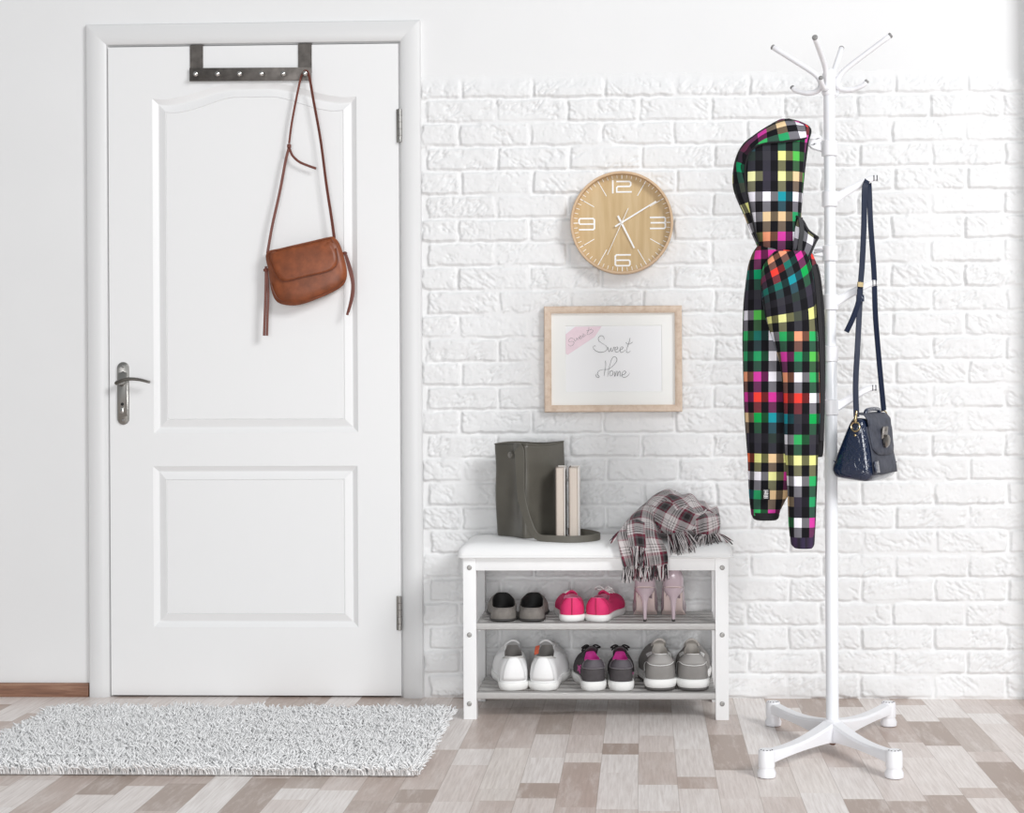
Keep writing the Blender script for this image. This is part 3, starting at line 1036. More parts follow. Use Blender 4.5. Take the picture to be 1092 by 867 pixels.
class Shoe:
    """local frame: x to the outer side, y from heel to toe, z up"""

    def __init__(self, name, label, cat, px, py, y, rot, side, L=0.25, W=0.09, group=None, **k):
        self.k = dict(sole_h=0.024, heel_w=0.70, ball_w=1.0, waist=0.76, toe_pow=2.2, rim=(0.05, 0.56), rim_w=0.62, heel_z=0.085, mid_z=0.062,
                      front_z=0.09, bulge=0.006, up=0.62, back=0.4, curve=0.05, spring=0.006, lean=0.004, arch=None, toeh=0.0)
        self.k.update(k)
        self.L, self.W, self.side = L, W, side
        base = P(px, py, y)
        self.o = V((base.x, y, base.z if k.get('z') is None else k['z']))
        self.R = Matrix.Rotation(rot, 3, 'Z')
        self.root = thing(name, label, cat, self.o, group)
        self.N = 64
        self.build_base()

    def w(self, p):
        return self.o + self.R @ V((p[0] * self.side, p[1], p[2]))

    def half_w(self, t):
        k = self.k
        hw = smooth_interp([(0, k['heel_w']), (0.18, k['heel_w'] * 1.03), (0.42, k['waist']), (0.70, k['ball_w']), (1.0, k['ball_w'] * 0.9)], t) * self.W / 2
        if t < 0.15:
            hw *= max(0, 1 - ((0.15 - t) / 0.15) ** 2.4) ** (1 / 2.4)
        if t > 0.70:
            p_ = k['toe_pow']
            hw *= max(0, 1 - ((t - 0.70) / 0.30) ** p_) ** (1 / p_)
        return hw

    def cx(self, t):
        return -self.k['curve'] * self.W * math.sin(PI * min(t / 0.8, 1.2)) + 0.10 * self.W * max(0, t - 0.6)

    def sole_z(self, t):
        """underside height"""
        if self.k['arch']:
            return smooth_interp(self.k['arch'], t)
        return self.k['spring'] * max(0, (t - 0.72) / 0.28) ** 2 * 2

    def sole_pt(self, i, off=0.0, z=0.0):
        th = 2 * PI * (i % self.N) / self.N
        t = (1 - math.cos(th)) / 2
        s = 1 if th < PI else -1
        hw = self.half_w(t)
        q = V((self.cx(t) + s * hw, t * self.L, self.sole_z(t) + z))
        if off:
            c = V((self.cx(t) * 1.0, self.L * (0.15 + 0.6 * t), q.z))
            d = (q - c)
            d.z = 0
            q += d.normalized() * off if d.length > 1e-6 else V((0, 0, 0))
        return q

    def rim_pt(self, i):
        k = self.k
        th = 2 * PI * (i % self.N) / self.N
        u_ = (1 - math.cos(th)) / 2
        s = 1 if th < PI else -1
        t0, t1 = k['rim']
        t = t0 + (t1 - t0) * u_
        hw = self.half_w(max(t, 0.12)) * k['rim_w']
        e = max(0.0, 1 - abs(2 * u_ - 1) ** 2.6) ** 0.5
        z = smooth_interp([(0, k['heel_z']), (0.12, k['heel_z'] - 0.002), (0.45, k['mid_z']), (0.8, k['front_z'] * 0.4 + k['mid_z'] * 0.6), (1, k['front_z'])], u_)
        return V((self.cx(t) + s * hw * e, t * self.L + (-k['lean'] if u_ < 0.1 else 0), z))

    def U(self, i, k):
        """upper surface: i around, k 0 (sole) .. 1 (rim)"""
        kk = self.k
        a = self.sole_pt(i, -0.003, kk['sole_h'])
        r = self.rim_pt(i)
        out = a - V((self.cx(0.4), self.L * 0.42, 0))
        out.z = 0
        out = out.normalized()
        dz = r.z - a.z
        p1 = a + V((0, 0, kk['up'] * dz)) + out * kk['bulge']
        th = 2 * PI * i / self.N
        front = max(0, -math.cos(th))
        if kk['toeh'] and front > 0:
            p1.z += kk['toeh'] * front
        p2 = r + (a - r) * kk['back']
        p2.z = r.z - 0.12 * dz
        return bez(a, p1, p2, r, k)

    def patch(self, name, i0, i1, k0, k1, off, m, parent=None, ni=14, nk=8, shape=None, thick=0.0012):
        rows = []
        for a in range(nk + 1):
            row = []
            for b in range(ni + 1):
                fi, fk = b / ni, a / nk
                i = i0 + (i1 - i0) * fi
                k = k0 + (k1 - k0) * fk
                if shape:
                    i, k = shape(fi, fk)
                row.append(self.off(i, k, off))
            rows.append(row)
        o = obj(name, MB().grid([[self.w(p) for p in r] for r in rows]), m, parent or self.root, angle=180)
        solid(o, thick, 0)
        return o

    def off(self, i, k, d):
        p = self.U(i, k)
        e = 0.02
        du = self.U(i + 0.3, k) - self.U(i - 0.3, k)
        dv = self.U(i, min(1, k + e)) - self.U(i, max(0, k - e))
        n = du.cross(dv)
        n = n.normalized() if n.length > 1e-12 else V((0, 0, 1))
        c = p - V((0, self.L * 0.4, 0.02))
        if n.dot(c) < 0:
            n = -n
        return p + n * d

    def line(self, name, iks, r, m, parent=None, off=0.001, flat=1.0):
        q = [self.w(self.off(i, k, off)) for i, k in iks]
        return obj(name, MB().tube(cr(q, 4), r, 6, flat=flat), m, parent or self.root, angle=180)

    def build_base(self):
        pass

    def upper(self, m, m_lining, nk=12):
        N = self.N
        rings = [[self.w(self.U(i, k / nk)) for i in range(N)] for k in range(nk + 1)]
        self.up = obj('upper', MB().loft(rings), m, self.root, angle=180)
        ins = []
        for s_, dz in ((0.0, 0.0), (0.02, 0.0012), (0.05, -0.001), (0.07, -0.012), (0.08, -0.03), (0.08, None)):
            rg = []
            for i in range(N):
                p = self.rim_pt(i)
                c = V((self.cx(0.3), (self.k['rim'][0] + self.k['rim'][1]) / 2 * self.L, p.z))
                q = p + (c - p) * s_
                if dz is None:
                    q.z = self.sole_z(q.y / self.L) + self.k['sole_h'] + 0.004
                else:
                    q.z = max(q.z + dz, self.sole_z(q.y / self.L) + self.k['sole_h'] + 0.004)
                rg.append(self.w(q))
            ins.append(rg)
        self.lining = obj('lining', MB().loft(ins, True, False, True), m_lining, self.root, angle=180)
        return self

    def sole(self, m, lip=0.002, name='sole', z0=0.0, z1=None, cap=True):
        h = self.k['sole_h'] if z1 is None else z1
        prof_ = [(-0.004, z0), (-0.0005, z0 + 0.003), (lip, z0 + (h - z0) * 0.5), (lip, h - 0.003), (lip - 0.0015, h), (-0.006, h + 0.0005)]
        rings = [[self.w(self.sole_pt(i, o, z)) for i in range(self.N)] for o, z in prof_]
        return obj(name, MB().loft(rings, True, True, True), m, self.root, angle=50)

    def tongue(self, m, t0=0.50, t1=0.36, z0=0.078, z1=0.105, w=0.040):
        rows = []
        for a in range(7):
            s = a / 6
            t = t0 + (t1 - t0) * s
            z = z0 + (z1 - z0) * s ** 0.8
            row = []
            for b in range(9):
                q = (b / 8 - 0.5) * 2
                row.append(self.w(V((self.cx(t) + q * w / 2 * (1 - 0.25 * s ** 3), t * self.L + 0.010 * q * q * 0.3, z - 0.010 * q * q))))
            rows.append(row)
        o = obj('tongue', MB().grid(rows), m, self.root, angle=180)
        solid(o, 0.005, 0)
        return o

    def laces(self, m, n=4, t0=0.46, t1=0.66, r=0.0018, bow=True):
        mb_ = MB()
        zs = lambda t: self._top(t)
        for k in range(n):
            t = t0 + (t1 - t0) * k / (n - 1)
            hw = 0.017
            q = []
            for b in range(9):
                s = b / 8 * 2 - 1
                tt = t + 0.012 * s * (1 if k % 2 else -1)
                q.append(self.w(V((self.cx(tt) + s * hw, tt * self.L, zs(tt) + 0.003 - 0.007 * s * s))))
            mb_.tube(q, r, 6)
        if bow:
            c = V((self.cx(t0), t0 * self.L, zs(t0) + 0.005))
            for sg in (-1, 1):
                mb_.tube([self.w(p) for p in cr([c, c + V((sg * 0.012, -0.010, 0.012)), c + V((sg * 0.026, -0.012, 0.006)), c + V((sg * 0.022, 0.004, 0.001)), c], 5)], r, 6)
                mb_.tube([self.w(p) for p in cr([c, c + V((sg * 0.012, 0.010, 0.004)), c + V((sg * 0.024, 0.018, -0.008))], 5)], r * 0.9, 6)
        return obj('laces', mb_, m, self.root, angle=180)

    def _top(self, t):
        best = 0
        for k in range(0, 13):
            p = self.U(self.N / 2, k / 12)
            if best == 0 or abs(p.y / self.L - t) < best[0]:
                best = (abs(p.y / self.L - t), p.z)
        t1 = self.k['rim'][1]
        return best[1] if t > t1 else self.k['front_z'] + (t1 - t) * 0.06


R_ = math.radians
Z1, Z0 = SH_TOP
YS = FYB + 0.016                    # heels stand just behind the front bar

# ---- grey slip-on flats
M_flat = mat('taupe grey suede', '#7d7873', 0.75, bump=(120, 0.3), var=(45, 0.2))
M_blacklining = mat('black lining', '#151413', 0.7)
M_darksole = mat('dark rubber', '#3a3735', 0.6)
for px, rot, side, lab in ((536.5, R_(7), -1, 'left grey slip-on flat with black lining on the upper shelf'), (567.5, R_(2), 1, 'right grey slip-on flat, next to the pink pair on the upper shelf')):
    s = Shoe('flat_shoe', lab, 'shoe', px, 664, YS, rot, side, L=0.235, W=0.090, group='grey flats on the upper shelf', z=Z1, sole_h=0.008, heel_w=0.86, waist=0.86, rim=(0.02, 0.70), rim_w=0.86,
             heel_z=0.040, mid_z=0.040, front_z=0.062, bulge=0.004, spring=0.004, back=0.25, toeh=0.012)
    s.upper(M_flat, M_blacklining)
    s.sole(M_darksole, 0.001)
    s.line('piping', [(i, 0.985) for i in list(range(0, 65, 4))], 0.0014, M_flat, s.up, 0.0005)

# ---- pink canvas sneakers
M_pink = mat('pink canvas', '#e0316f', 0.7, bump=(700, 0.3), var=(14, 0.12))
M_whiterub = mat('white rubber', '#f0f0ee', 0.45)
M_whitelace = mat('white lace', '#f2f2f0', 0.7, bump=(900, 0.3))
M_pinklining = mat('pale pink lining', '#d88fa8', 0.8)
M_pinkseam = mat('dark pink seam', '#b51f52', 0.7)
for px, rot, side, lab in ((610.0, R_(6), -1, 'left pink canvas sneaker with white sole on the upper shelf'), (635.5, R_(-14), 1, 'right pink canvas sneaker with white laces standing up, beside the mauve heels')):
    s = Shoe('canvas_sneaker', lab, 'shoe', px, 664.5, YS, rot, side, L=0.22, W=0.088, group='pink sneakers on the upper shelf', z=Z1, sole_h=0.020, heel_w=0.82, waist=0.84, rim=(0.03, 0.52), rim_w=0.66,
             heel_z=0.070, mid_z=0.056, front_z=0.072, bulge=0.006)
    s.upper(M_pink, M_pinklining)
    so = s.sole(M_whiterub, 0.002)
    s.line('heel_strip', [(0, 0.02), (0, 0.3), (0, 0.6), (0, 0.96)], 0.0022, M_pinkseam, s.up, 0.0)
    for i in (-7, 7):
        s.line('seam', [(i, 0.04), (i, 0.3), (i * 0.9, 0.6), (i * 0.8, 0.95)], 0.0009, M_pinkseam, s.up, 0.0003)
    s.tongue(M_pink, 0.52, 0.42, 0.068, 0.078, 0.036)
    s.laces(M_whitelace, 4, 0.50, 0.68, 0.0024, bow=side == 1)

# ---- mauve stiletto pumps
M_mauve = mat('mauve patent leather', '#c3b0b8', 0.22, coat=0.6)
M_mauve_in = mat('mauve lining', '#8f7c84', 0.6)
M_undersole = mat('pale pink undersole', '#ecd8d4', 0.4)
ARCH = [(0, 0.098), (0.10, 0.094), (0.55, 0.014), (0.68, 0.001), (1.0, 0.004)]
for px, rot, side, lab in ((687.5, R_(-1), -1, 'left mauve stiletto pump under the scarf fringe'), (718.5, R_(-1), 1, 'right mauve stiletto pump at the end of the upper shelf')):
    s = Shoe('stiletto_pump', lab, 'shoe', px, 668, YS + 0.006, rot, side, L=0.19, W=0.079, group='mauve pumps on the upper shelf', z=Z1, sole_h=0.004, heel_w=0.76, waist=0.80, ball_w=0.98, toe_pow=1.6, rim=(0.01, 0.78), rim_w=0.80,
             heel_z=0.153, mid_z=0.10, front_z=0.042, bulge=0.013, arch=ARCH, curve=0.02)
    # rim follows the arch down to the toes

    def rim_pt(i, s=s):
        th = 2 * PI * (i % s.N) / s.N
        u_ = (1 - math.cos(th)) / 2
        sg = 1 if th < PI else -1
        t = 0.015 + 0.745 * u_
        hw = s.half_w(max(t, 0.12)) * 0.84
        e = max(0.0, 1 - abs(2 * u_ - 1) ** 2.6) ** 0.5
        z = smooth_interp([(0, 0.155), (0.15, 0.148), (0.5, 0.082), (0.85, 0.044), (1, 0.044)], u_)
        return V((s.cx(t) + sg * hw * e, t * s.L, z))
    s.rim_pt = rim_pt
    s.upper(M_mauve, M_mauve_in)
    rings = [[s.w(s.sole_pt(i, o, z)) for i in range(s.N)] for o, z in ((-0.004, 0.004), (-0.004, 0.002), (-0.006, 0.0))]
    N = s.N
    us = MB()
    us.loft(rings)
    rows = []
    for a in range(N // 2 + 1):
        l, r = rings[-1][a], rings[-1][(N - a) % N]
        rows.append([l + (r - l) * (b / 6) + V((0, 0, 0.0)) for b in range(7)])
    us.grid(rows)
    obj('undersole', us, M_undersole, s.root, angle=60)
    # stiletto: wide seat under the heel, thin pin to the shelf
    rings = []
    for z, rx, ry, yc in ((0.0975, 0.029, 0.026, 0.027), (0.090, 0.027, 0.024, 0.026), (0.080, 0.020, 0.018, 0.022), (0.070, 0.0125, 0.012, 0.018), (0.055, 0.0082, 0.0085, 0.0145), (0.03, 0.0058, 0.006, 0.012), (0.006, 0.0048, 0.005, 0.0105)):
        rg = []
        for k in range(20):
            a = 2 * PI * k / 20
            q = V((rx * math.cos(a) + s.cx(0.1), yc + ry * math.sin(a), z))
            if z > 0.075:
                q.z = min(q.z, s.sole_z(max(0, q.y / s.L)) + 0.0015 - (0.0975 - z))
            rg.append(s.w(q))
        rings.append(rg)
    hl = obj('stiletto_heel', MB().loft(rings, True, True, True), M_mauve, s.root, angle=60)
    c = s.w(V((s.cx(0.1), 0.0105, 0)))
    obj('heel_tip', MB().lathe([(0.0046, 0), (0.0052, 0.002), (0.005, 0.0065)], c, (0, 0, 1), 16), M_darksole, hl)

# ---- white leather sneakers
M_wsneak = mat('white leather', '#f3f3f3', 0.45, bump=(60, 0.06))
M_wcollar = mat('light grey collar', '#c9c7c4', 0.75)
M_wlining = mat('grey mesh lining', '#8a8683', 0.85)
M_redtag = mat('orange red tag', '#d4674c', 0.6)
for px, rot, side, lab in ((548.0, R_(9), -1, 'left white leather sneaker on the lower shelf beside the bench leg'), (578.8, R_(-5), 1, 'right white leather sneaker with an orange tag in its collar on the lower shelf')):
    s = Shoe('leather_sneaker', lab, 'shoe', px, 741.5, YS, rot, side, L=0.265, W=0.104, group='white sneakers on the lower shelf', z=Z0, sole_h=0.024, heel_w=0.80, waist=0.84, rim=(0.05, 0.50), rim_w=0.60,
             heel_z=0.098, mid_z=0.088, front_z=0.118, bulge=0.008, lean=0.002)
    s.upper(M_wsneak, M_wlining)
    s.sole(M_whiterub, 0.003)
    s.patch('collar', -15, 15, 0.80, 1.0, 0.0012, M_wcollar, s.up, 20, 5, shape=lambda a, b: (-15 + 30 * a, (0.86 - 0.10 * abs(2 * a - 1)) + (0.14 + 0.10 * abs(2 * a - 1)) * b))
    s.patch('heel_tab', -4, 4, 0.05, 0.90, 0.0022, M_wsneak, s.up, 8, 10, shape=lambda a, b: ((-4.5 + 9 * a) * (1 - 0.25 * b), 0.05 + (0.86 - 0.08 * (2 * a - 1) ** 2) * b))
    tg = s.tongue(M_wsneak, 0.54, 0.36, 0.105, 0.132, 0.046)
    s.laces(M_whitelace, 4, 0.48, 0.68, 0.0024, bow=False)
    if side == 1:
        obj('collar_tag', MB().strap([s.w(V((-0.026, 0.05, 0.098))), s.w(V((-0.027, 0.062, 0.108))), s.w(V((-0.026, 0.075, 0.118)))], 0.014, 0.002, V((-0.4, -1, 0.2))), M_redtag, s.lining)

# ---- charcoal and pink trainers
M_char = mat('charcoal suede', '#4a4648', 0.8, bump=(200, 0.3), var=(60, 0.12))
M_charp = mat('charcoal heel leather', '#59545a', 0.6, bump=(150, 0.2))
M_hotpink = mat('hot pink lining', '#d83fa0', 0.7)
M_blacklace = mat('black lace', '#1b1719', 0.7)
M_stitch = mat('grey stitching', '#9a9599', 0.7)
M_pinkmark = mat('pink felt', '#c85a9b', 0.7)
for px, rot, side, lab in ((634.0, R_(10), -1, 'left charcoal sneaker with a pink star shape on its side'), (663.6, R_(2), 1, 'right charcoal sneaker with pink lining, beside the grey running shoes')):
    s = Shoe('suede_sneaker', lab, 'shoe', px, 740.5, YS, rot, side, L=0.23, W=0.083, group='charcoal sneakers on the lower shelf', z=Z0, sole_h=0.027, heel_w=0.84, waist=0.84, rim=(0.03, 0.50), rim_w=0.66,
             heel_z=0.091, mid_z=0.072, front_z=0.098, bulge=0.006)
    s.upper(M_char, M_hotpink)
    s.sole(M_whiterub, 0.0025)

    def pshape(a, b):
        ang = a * 2 - 1
        return (9.5 * ang * (0.55 + 0.45 * math.sin(PI * min(1, 0.25 + 0.6 * b))), 0.42 + 0.53 * b)
    pt = s.patch('heel_panel', -8, 8, 0.42, 0.95, 0.0014, M_charp, s.up, 14, 8, shape=pshape)
    edge_ = [pshape(0, b / 8) for b in range(8, -1, -1)] + [pshape(a / 10, 0) for a in range(1, 10)] + [pshape(1, b / 8) for b in range(0, 9)]
    s.line('stitching', edge_, 0.0008, M_stitch, pt, 0.003)
    s.tongue(M_char, 0.54, 0.36, 0.09, 0.115, 0.040)
    s.patch('tongue_binding', 0, 1, 0, 1, 0, M_hotpink, s.up, 4, 3, shape=lambda a, b: (10 + 5 * a, 0.90 + 0.10 * b))
    s.patch('tongue_binding', 0, 1, 0, 1, 0, M_hotpink, s.up, 4, 3, shape=lambda a, b: (-10 - 5 * a, 0.90 + 0.10 * b))
    s.laces(M_blacklace, 4, 0.46, 0.66, 0.0026)
    if side == -1:
        # five pointed star on the outer side
        ci, ck = 15.5, 0.32
        star = []
        for k in range(10):
            rr = 1.0 if k % 2 == 0 else 0.42
            a = PI / 2 + k * PI / 5
            star.append((ci + 2.6 * rr * math.cos(a), ck + 0.27 * rr * math.sin(a)))
        top = [s.w(s.off(i, k, 0.0022)) for i, k in star]
        low = [s.w(s.off(i, k, 0.0)) for i, k in star]
        cen = s.w(s.off(ci, ck, 0.0026))
        mb = MB().loft([low, top])
        mb.add(top + [cen], [[k, (k + 1) % 10, 10] for k in range(10)])
        obj('star_patch', mb, M_pinkmark, s.up, angle=20)
    else:
        c = s.w(s.off(13, 0.12, 0.002))
        obj('side_mark', MB().lathe([(0.004, 0), (0.004, 0.0015), (0.002, 0.002)], c, (0.6, -0.8, 0.0), 12), M_pinkmark, s.up)

# ---- grey running shoes
M_run = mat('grey nubuck', '#8b8885', 0.75, bump=(160, 0.25), var=(30, 0.07))
M_run2 = mat('lighter grey collar suede', '#a5a29f', 0.75, bump=(160, 0.25))
M_runlin = mat('pale lining', '#d4cfc9', 0.85)
M_outsole = mat('dark grey outsole', '#4f4c4a', 0.6)
for px, rot, side, lab in ((704.4, R_(4), -1, 'left grey running shoe with white piping on the lower shelf'), (740.2, R_(-1), 1, 'right grey running shoe nearest the right bench leg on the lower shelf')):
    s = Shoe('running_shoe', lab, 'shoe', px, 740, YS, rot, side, L=0.265, W=0.106, group='grey running shoes on the lower shelf', z=Z0, sole_h=0.034, heel_w=0.84, waist=0.84, rim=(0.06, 0.50), rim_w=0.50,
             heel_z=0.105, mid_z=0.096, front_z=0.122, bulge=0.008, lean=-0.002)
    s.upper(M_run, M_runlin)
    s.sole(M_whiterub, 0.003, 'midsole', 0.008)
    s.sole(M_outsole, 0.0, 'outsole', 0.0, 0.009)
    s.patch('heel_collar', 0, 0, 0, 0, 0.0012, M_run2, s.up, 18, 6, shape=lambda a, b: (-11 + 22 * a, 0.42 + 0.58 * b))
    s.line('piping', [(-14, 0.05), (-14, 0.25), (-12, 0.40), (-8, 0.46), (-4, 0.405), (0, 0.38), (4, 0.405), (8, 0.46), (12, 0.40), (14, 0.25), (14, 0.05)], 0.0012, M_whiterub, s.up, 0.0015)
    s.line('rim_piping', [(-12, 1.0), (-7, 0.985), (-3, 0.97), (0, 0.965), (3, 0.97), (7, 0.985), (12, 1.0)], 0.0014, M_whiterub, s.up, 0.001)
    for sg in (-1, 1):
        s.patch('side_panel', 0, 0, 0, 0, 0.0013, M_whiterub, s.up, 8, 8, shape=lambda a, b: (sg * (14 + 4 * a), 0.62 + 0.36 * b))
    s.tongue(M_runlin, 0.54, 0.36, 0.108, 0.136, 0.044)
    s.laces(M_whitelace, 4, 0.48, 0.66, 0.0024, bow=False)
# ================================================================== DARK TOTE BAG ON THE SEAT
M_tote = NT('olive grey leather')
M_tote.set(col=M_tote.ramp(M_tote.noise(M_tote.obj(), 9, 4), [(0.3, lin('#54514a')), (0.7, lin('#65625a'))]), rough=0.34, spec=0.4)
M_tote.bump(M_tote.noise(M_tote.obj(), 700, 3), 0.15, 0.0005)
M_tote = M_tote.m
M_tote_strap = mat('olive grey strap leather', '#5d5a52', 0.48, bump=(500, 0.15))
M_stud = mat('dull steel stud', '#8c8983', 0.4, 0.8)
tA, tB, tC = (526.5, -0.115), (560.0, -0.222), (605.5, -0.090)
zb = SEAT_Z + 0.0015
zt = P(545, 473.5, -0.17).z


def plan(pxy):
    p = P(pxy[0], 520, pxy[1])
    return V((p.x, p.y, 0))


A, B, C = plan(tA), plan(tB), plan(tC)
D = V(((A.x + C.x) / 2 + 0.012, -0.030, 0))
tote = thing('tote_bag', 'olive grey leather tote bag standing on the bench seat', 'bag', ((A + C) / 2 + V((0, 0, zb))))


def rounded(corners, r, n=6):
    out = []
    m = len(corners)
    for i in range(m):
        p, a, b = corners[i], corners[i - 1], corners[(i + 1) % m]
        d0, d1 = (a - p).normalized(), (b - p).normalized()
        rr = min(r, (a - p).length * 0.4, (b - p).length * 0.4)
        s_, e_ = p + d0 * rr, p + d1 * rr
        for k in range(n + 1):
            t_ = k / n
            out.append(s_ * (1 - t_) ** 2 + p * 2 * t_ * (1 - t_) + e_ * t_ ** 2)
        nxt = corners[(i + 1) % m]
        e2 = nxt + (p - nxt).normalized() * min(r, (p - nxt).length * 0.4)
        for k in range(1, 8):
            out.append(e_ + (e2 - e_) * (k / 8))
    return out


cen = (A + B + C + D) / 4
rings = []
nr = 26
for i in range(nr + 1):
    f = i / nr
    z = zb + (zt - zb) * f
    rg = rounded([A, B, C, D], 0.018)
    out = []
    for p in rg:
        q = p.copy()
        # side gusset folds inwards, deepest low down; soft dents on the broad face
        ab = (B - A)
        s = (q - A).dot(ab) / ab.length_squared
        nrm = V((-ab.y, ab.x, 0)).normalized()
        dist = (q - A).dot(nrm)
        if 0 < s < 1 and abs(dist) < 0.02:
            q += nrm * (0.022 * math.sin(PI * s) ** 2 * (1 - 0.4 * f) * (0.4 + 0.6 * math.sin(PI * min(1, f * 1.3))))
        w_ = mnoise.noise(V((q.x * 9, q.y * 9, z * 7)))
        dirc = (q - cen)
        q += dirc.normalized() * w_ * 0.011 * (0.3 + f)
        q = cen + (q - cen) * (0.985 + 0.015 * math.sin(PI * f) + (0.015 if i == 0 else 0) * -1)
        zz = z
        if i > nr - 3:
            u_ = (q - A).dot((C - A)) / (C - A).length_squared
            zz += (0.004 * math.sin(7 * u_) + 0.006 * (u_ - 0.4)) * (i - nr + 3) / 3
        out.append(V((q.x, q.y, zz)))
    rings.append(out)
tb = obj('body', MB().loft(rings, True, True, False), M_tote, tote, angle=60)
solid(tb, 0.0028, -1)
obj('rim_binding', MB().tube(rings[-1] + [rings[-1][0]], 0.0018, 6, False), M_tote_strap, tb)
# stud on the gusset and strap running down, round the books and back
nAB = V(((B - A).y, -(B - A).x, 0)).normalized()
if nAB.y > 0:
    nAB = -nAB
face = lambda px, py: P(px, py, A.y + (B.y - A.y) * (px - tA[0]) / (tB[0] - tA[0]) + 0.004)
sp = face(545.2, 485) - V((0, 0.003, 0))
patch_ = obj('stud_base', MB().lathe([(0.0125, 0), (0.0125, 0.002), (0.010, 0.003)], sp, nAB, 24), M_tote_strap, tote)
obj('stud', MB().lathe([(0.0088, 0.002), (0.0092, 0.004), (0.0075, 0.007), (0.003, 0.0078)], sp, nAB, 24), M_stud, patch_)
hang = [P(548.5, 479.5, -0.190), P(551.5, 477.2, -0.222), P(553.8, 483, -0.232), P(554.6, 505, -0.236), P(556, 530, -0.241), P(562, 552, -0.250)]
lay = [(572, -0.262), (590, -0.277), (612, -0.284), (631, -0.270), (639.5, -0.238), (637, -0.205), (629, -0.160), (618, -0.120), (606, -0.095)]
pts = list(hang)
for k, (px, y) in enumerate(lay):
    p = P(px, 570, y)
    pts.append(V((p.x, y, max(seat_z(p.x, y), SEAT_Z - 0.006) + (0.0155 if k == 0 else 0.0105))))
path = cr(pts, 7)
nn, ww = [], []
m = len(path)
for i, p in enumerate(path):
    t_ = (path[min(i + 1, m - 1)] - path[max(i - 1, 0)]).normalized()
    hz_ = V((t_.y, -t_.x, 0))
    s = min(1, max(0, (i / m - 0.18) / 0.25))
    n0 = V((-0.35, -1, 0.15)).normalized()
    n1 = hz_.normalized() if hz_.length > 1e-3 else n0
    if s < 1 and n1.dot(n0) < 0:
        n1 = -n1
    nn.append((n0 * (1 - s) + n1 * s).normalized())
    ww.append(0.030 - 0.0100 * s)
obj('strap', MB().strap(path, ww, 0.003, nn), M_tote_strap, tote)

# ================================================================== TWO BOOKS
M_cover_w = mat('white book board', '#ece8e4', 0.55)
M_cover_d = mat('dark book board', '#6d625a', 0.55)
t = NT('cream page edges')
sx = t.n('ShaderNodeSeparateXYZ', i_0=t.obj())
ly = t.n('ShaderNodeTexNoise', noise_dimensions='1D', i_W=t.math('MULTIPLY', sx.outputs[0], 330.0))
ly.inputs['Detail'].default_value = 3
t.set(col=t.ramp(ly.outputs[0], [(0.3, lin('#b3a497')), (0.55, lin('#ded3c8')), (0.8, lin('#efe7de'))]), rough=0.85)
t.bump(ly.outputs[0], 0.3, 0.0006)
M_pages = t.m
for (x0, x1, lab, left_m) in ((592.6, 602.8, 'upright cream paged book next to the tote bag', M_cover_d), (606.6, 617.6, 'upright cream paged book farther from the tote bag, inside its strap', M_cover_d)):
    yf = -0.236
    a, b = P(x0, 567, yf).x, P(x1, 567, yf).x
    z0, z1 = SEAT_Z + 0.002, P(600, 498.4, yf).z
    dep = 0.098
    bk = thing('book', lab, 'book', ((a + b) / 2, yf + dep / 2, z0), 'books standing on the bench seat')
    obj('page_block', MB().box(((a + b) / 2, yf + 0.004 + dep / 2 - 0.003, (z0 + z1) / 2), (b - a - 0.005, dep - 0.008, z1 - z0 - 0.006), 0.001), M_pages, bk)
    obj('front_board', MB().box((a + 0.00125, yf + dep / 2, (z0 + z1) / 2), (0.0025, dep, z1 - z0), 0.0008), left_m, bk)
    obj('back_board', MB().box((b - 0.00125, yf + dep / 2, (z0 + z1) / 2), (0.0025, dep, z1 - z0), 0.0008), M_cover_w, bk)
    obj('spine', MB().box(((a + b) / 2, yf + dep, (z0 + z1) / 2), (b - a, 0.0025, z1 - z0), 0.0008), M_cover_w, bk)

# ================================================================== PLAID SCARF
t = NT('woven plaid wool')
uvn = t.n('ShaderNodeSeparateXYZ', i_0=t.uv())
W_, K_, G_, RD = lin('#d8d1d1'), lin('#1e1a1d'), lin('#565053'), lin('#7d1f3b')


def band(sock, per):
    f = t.math('FRACT', t.math('DIVIDE', sock, per))
    return t.ramp(f, [(0, W_), (0.10, K_), (0.125, W_), (0.20, K_), (0.225, W_), (0.30, K_), (0.325, W_), (0.40, RD), (0.50, G_), (0.57, K_), (0.76, G_), (0.84, RD), (0.90, W_)], 'CONSTANT')


b1, b2 = band(uvn.outputs[0], 0.082), band(uvn.outputs[1], 0.082)
tw = t.n('ShaderNodeTexChecker', i_Vector=t.uv(), i_Scale=420.0)
c = t.mix(t.math('ADD', t.math('MULTIPLY', tw.outputs[1], 0.24), 0.38), b1, b2)
t.set(col=c, rough=0.9, sheen=0.25)
t.bump(t.noise(t.uv(), 500, 3), 0.3, 0.0008)
M_scarf = t.m
M_fr_d = mat('dark fringe yarn', '#3a3437', 0.9)
M_fr_w = mat('pale fringe yarn', '#d9d2d2', 0.9)
M_fr_r = mat('burgundy fringe yarn', '#6d2438', 0.9)
cs = 7.227
sp_ = lambda cx_, cy_, y: P(640 + cx_ / cs, 510 + cy_ / cs, y)
scarf = thing('scarf', 'crumpled fringed plaid scarf draped over the right end of the bench seat', 'scarf', (sp_(560, 300, -0.18).x, -0.18, SEAT_Z))
cloth = MB()


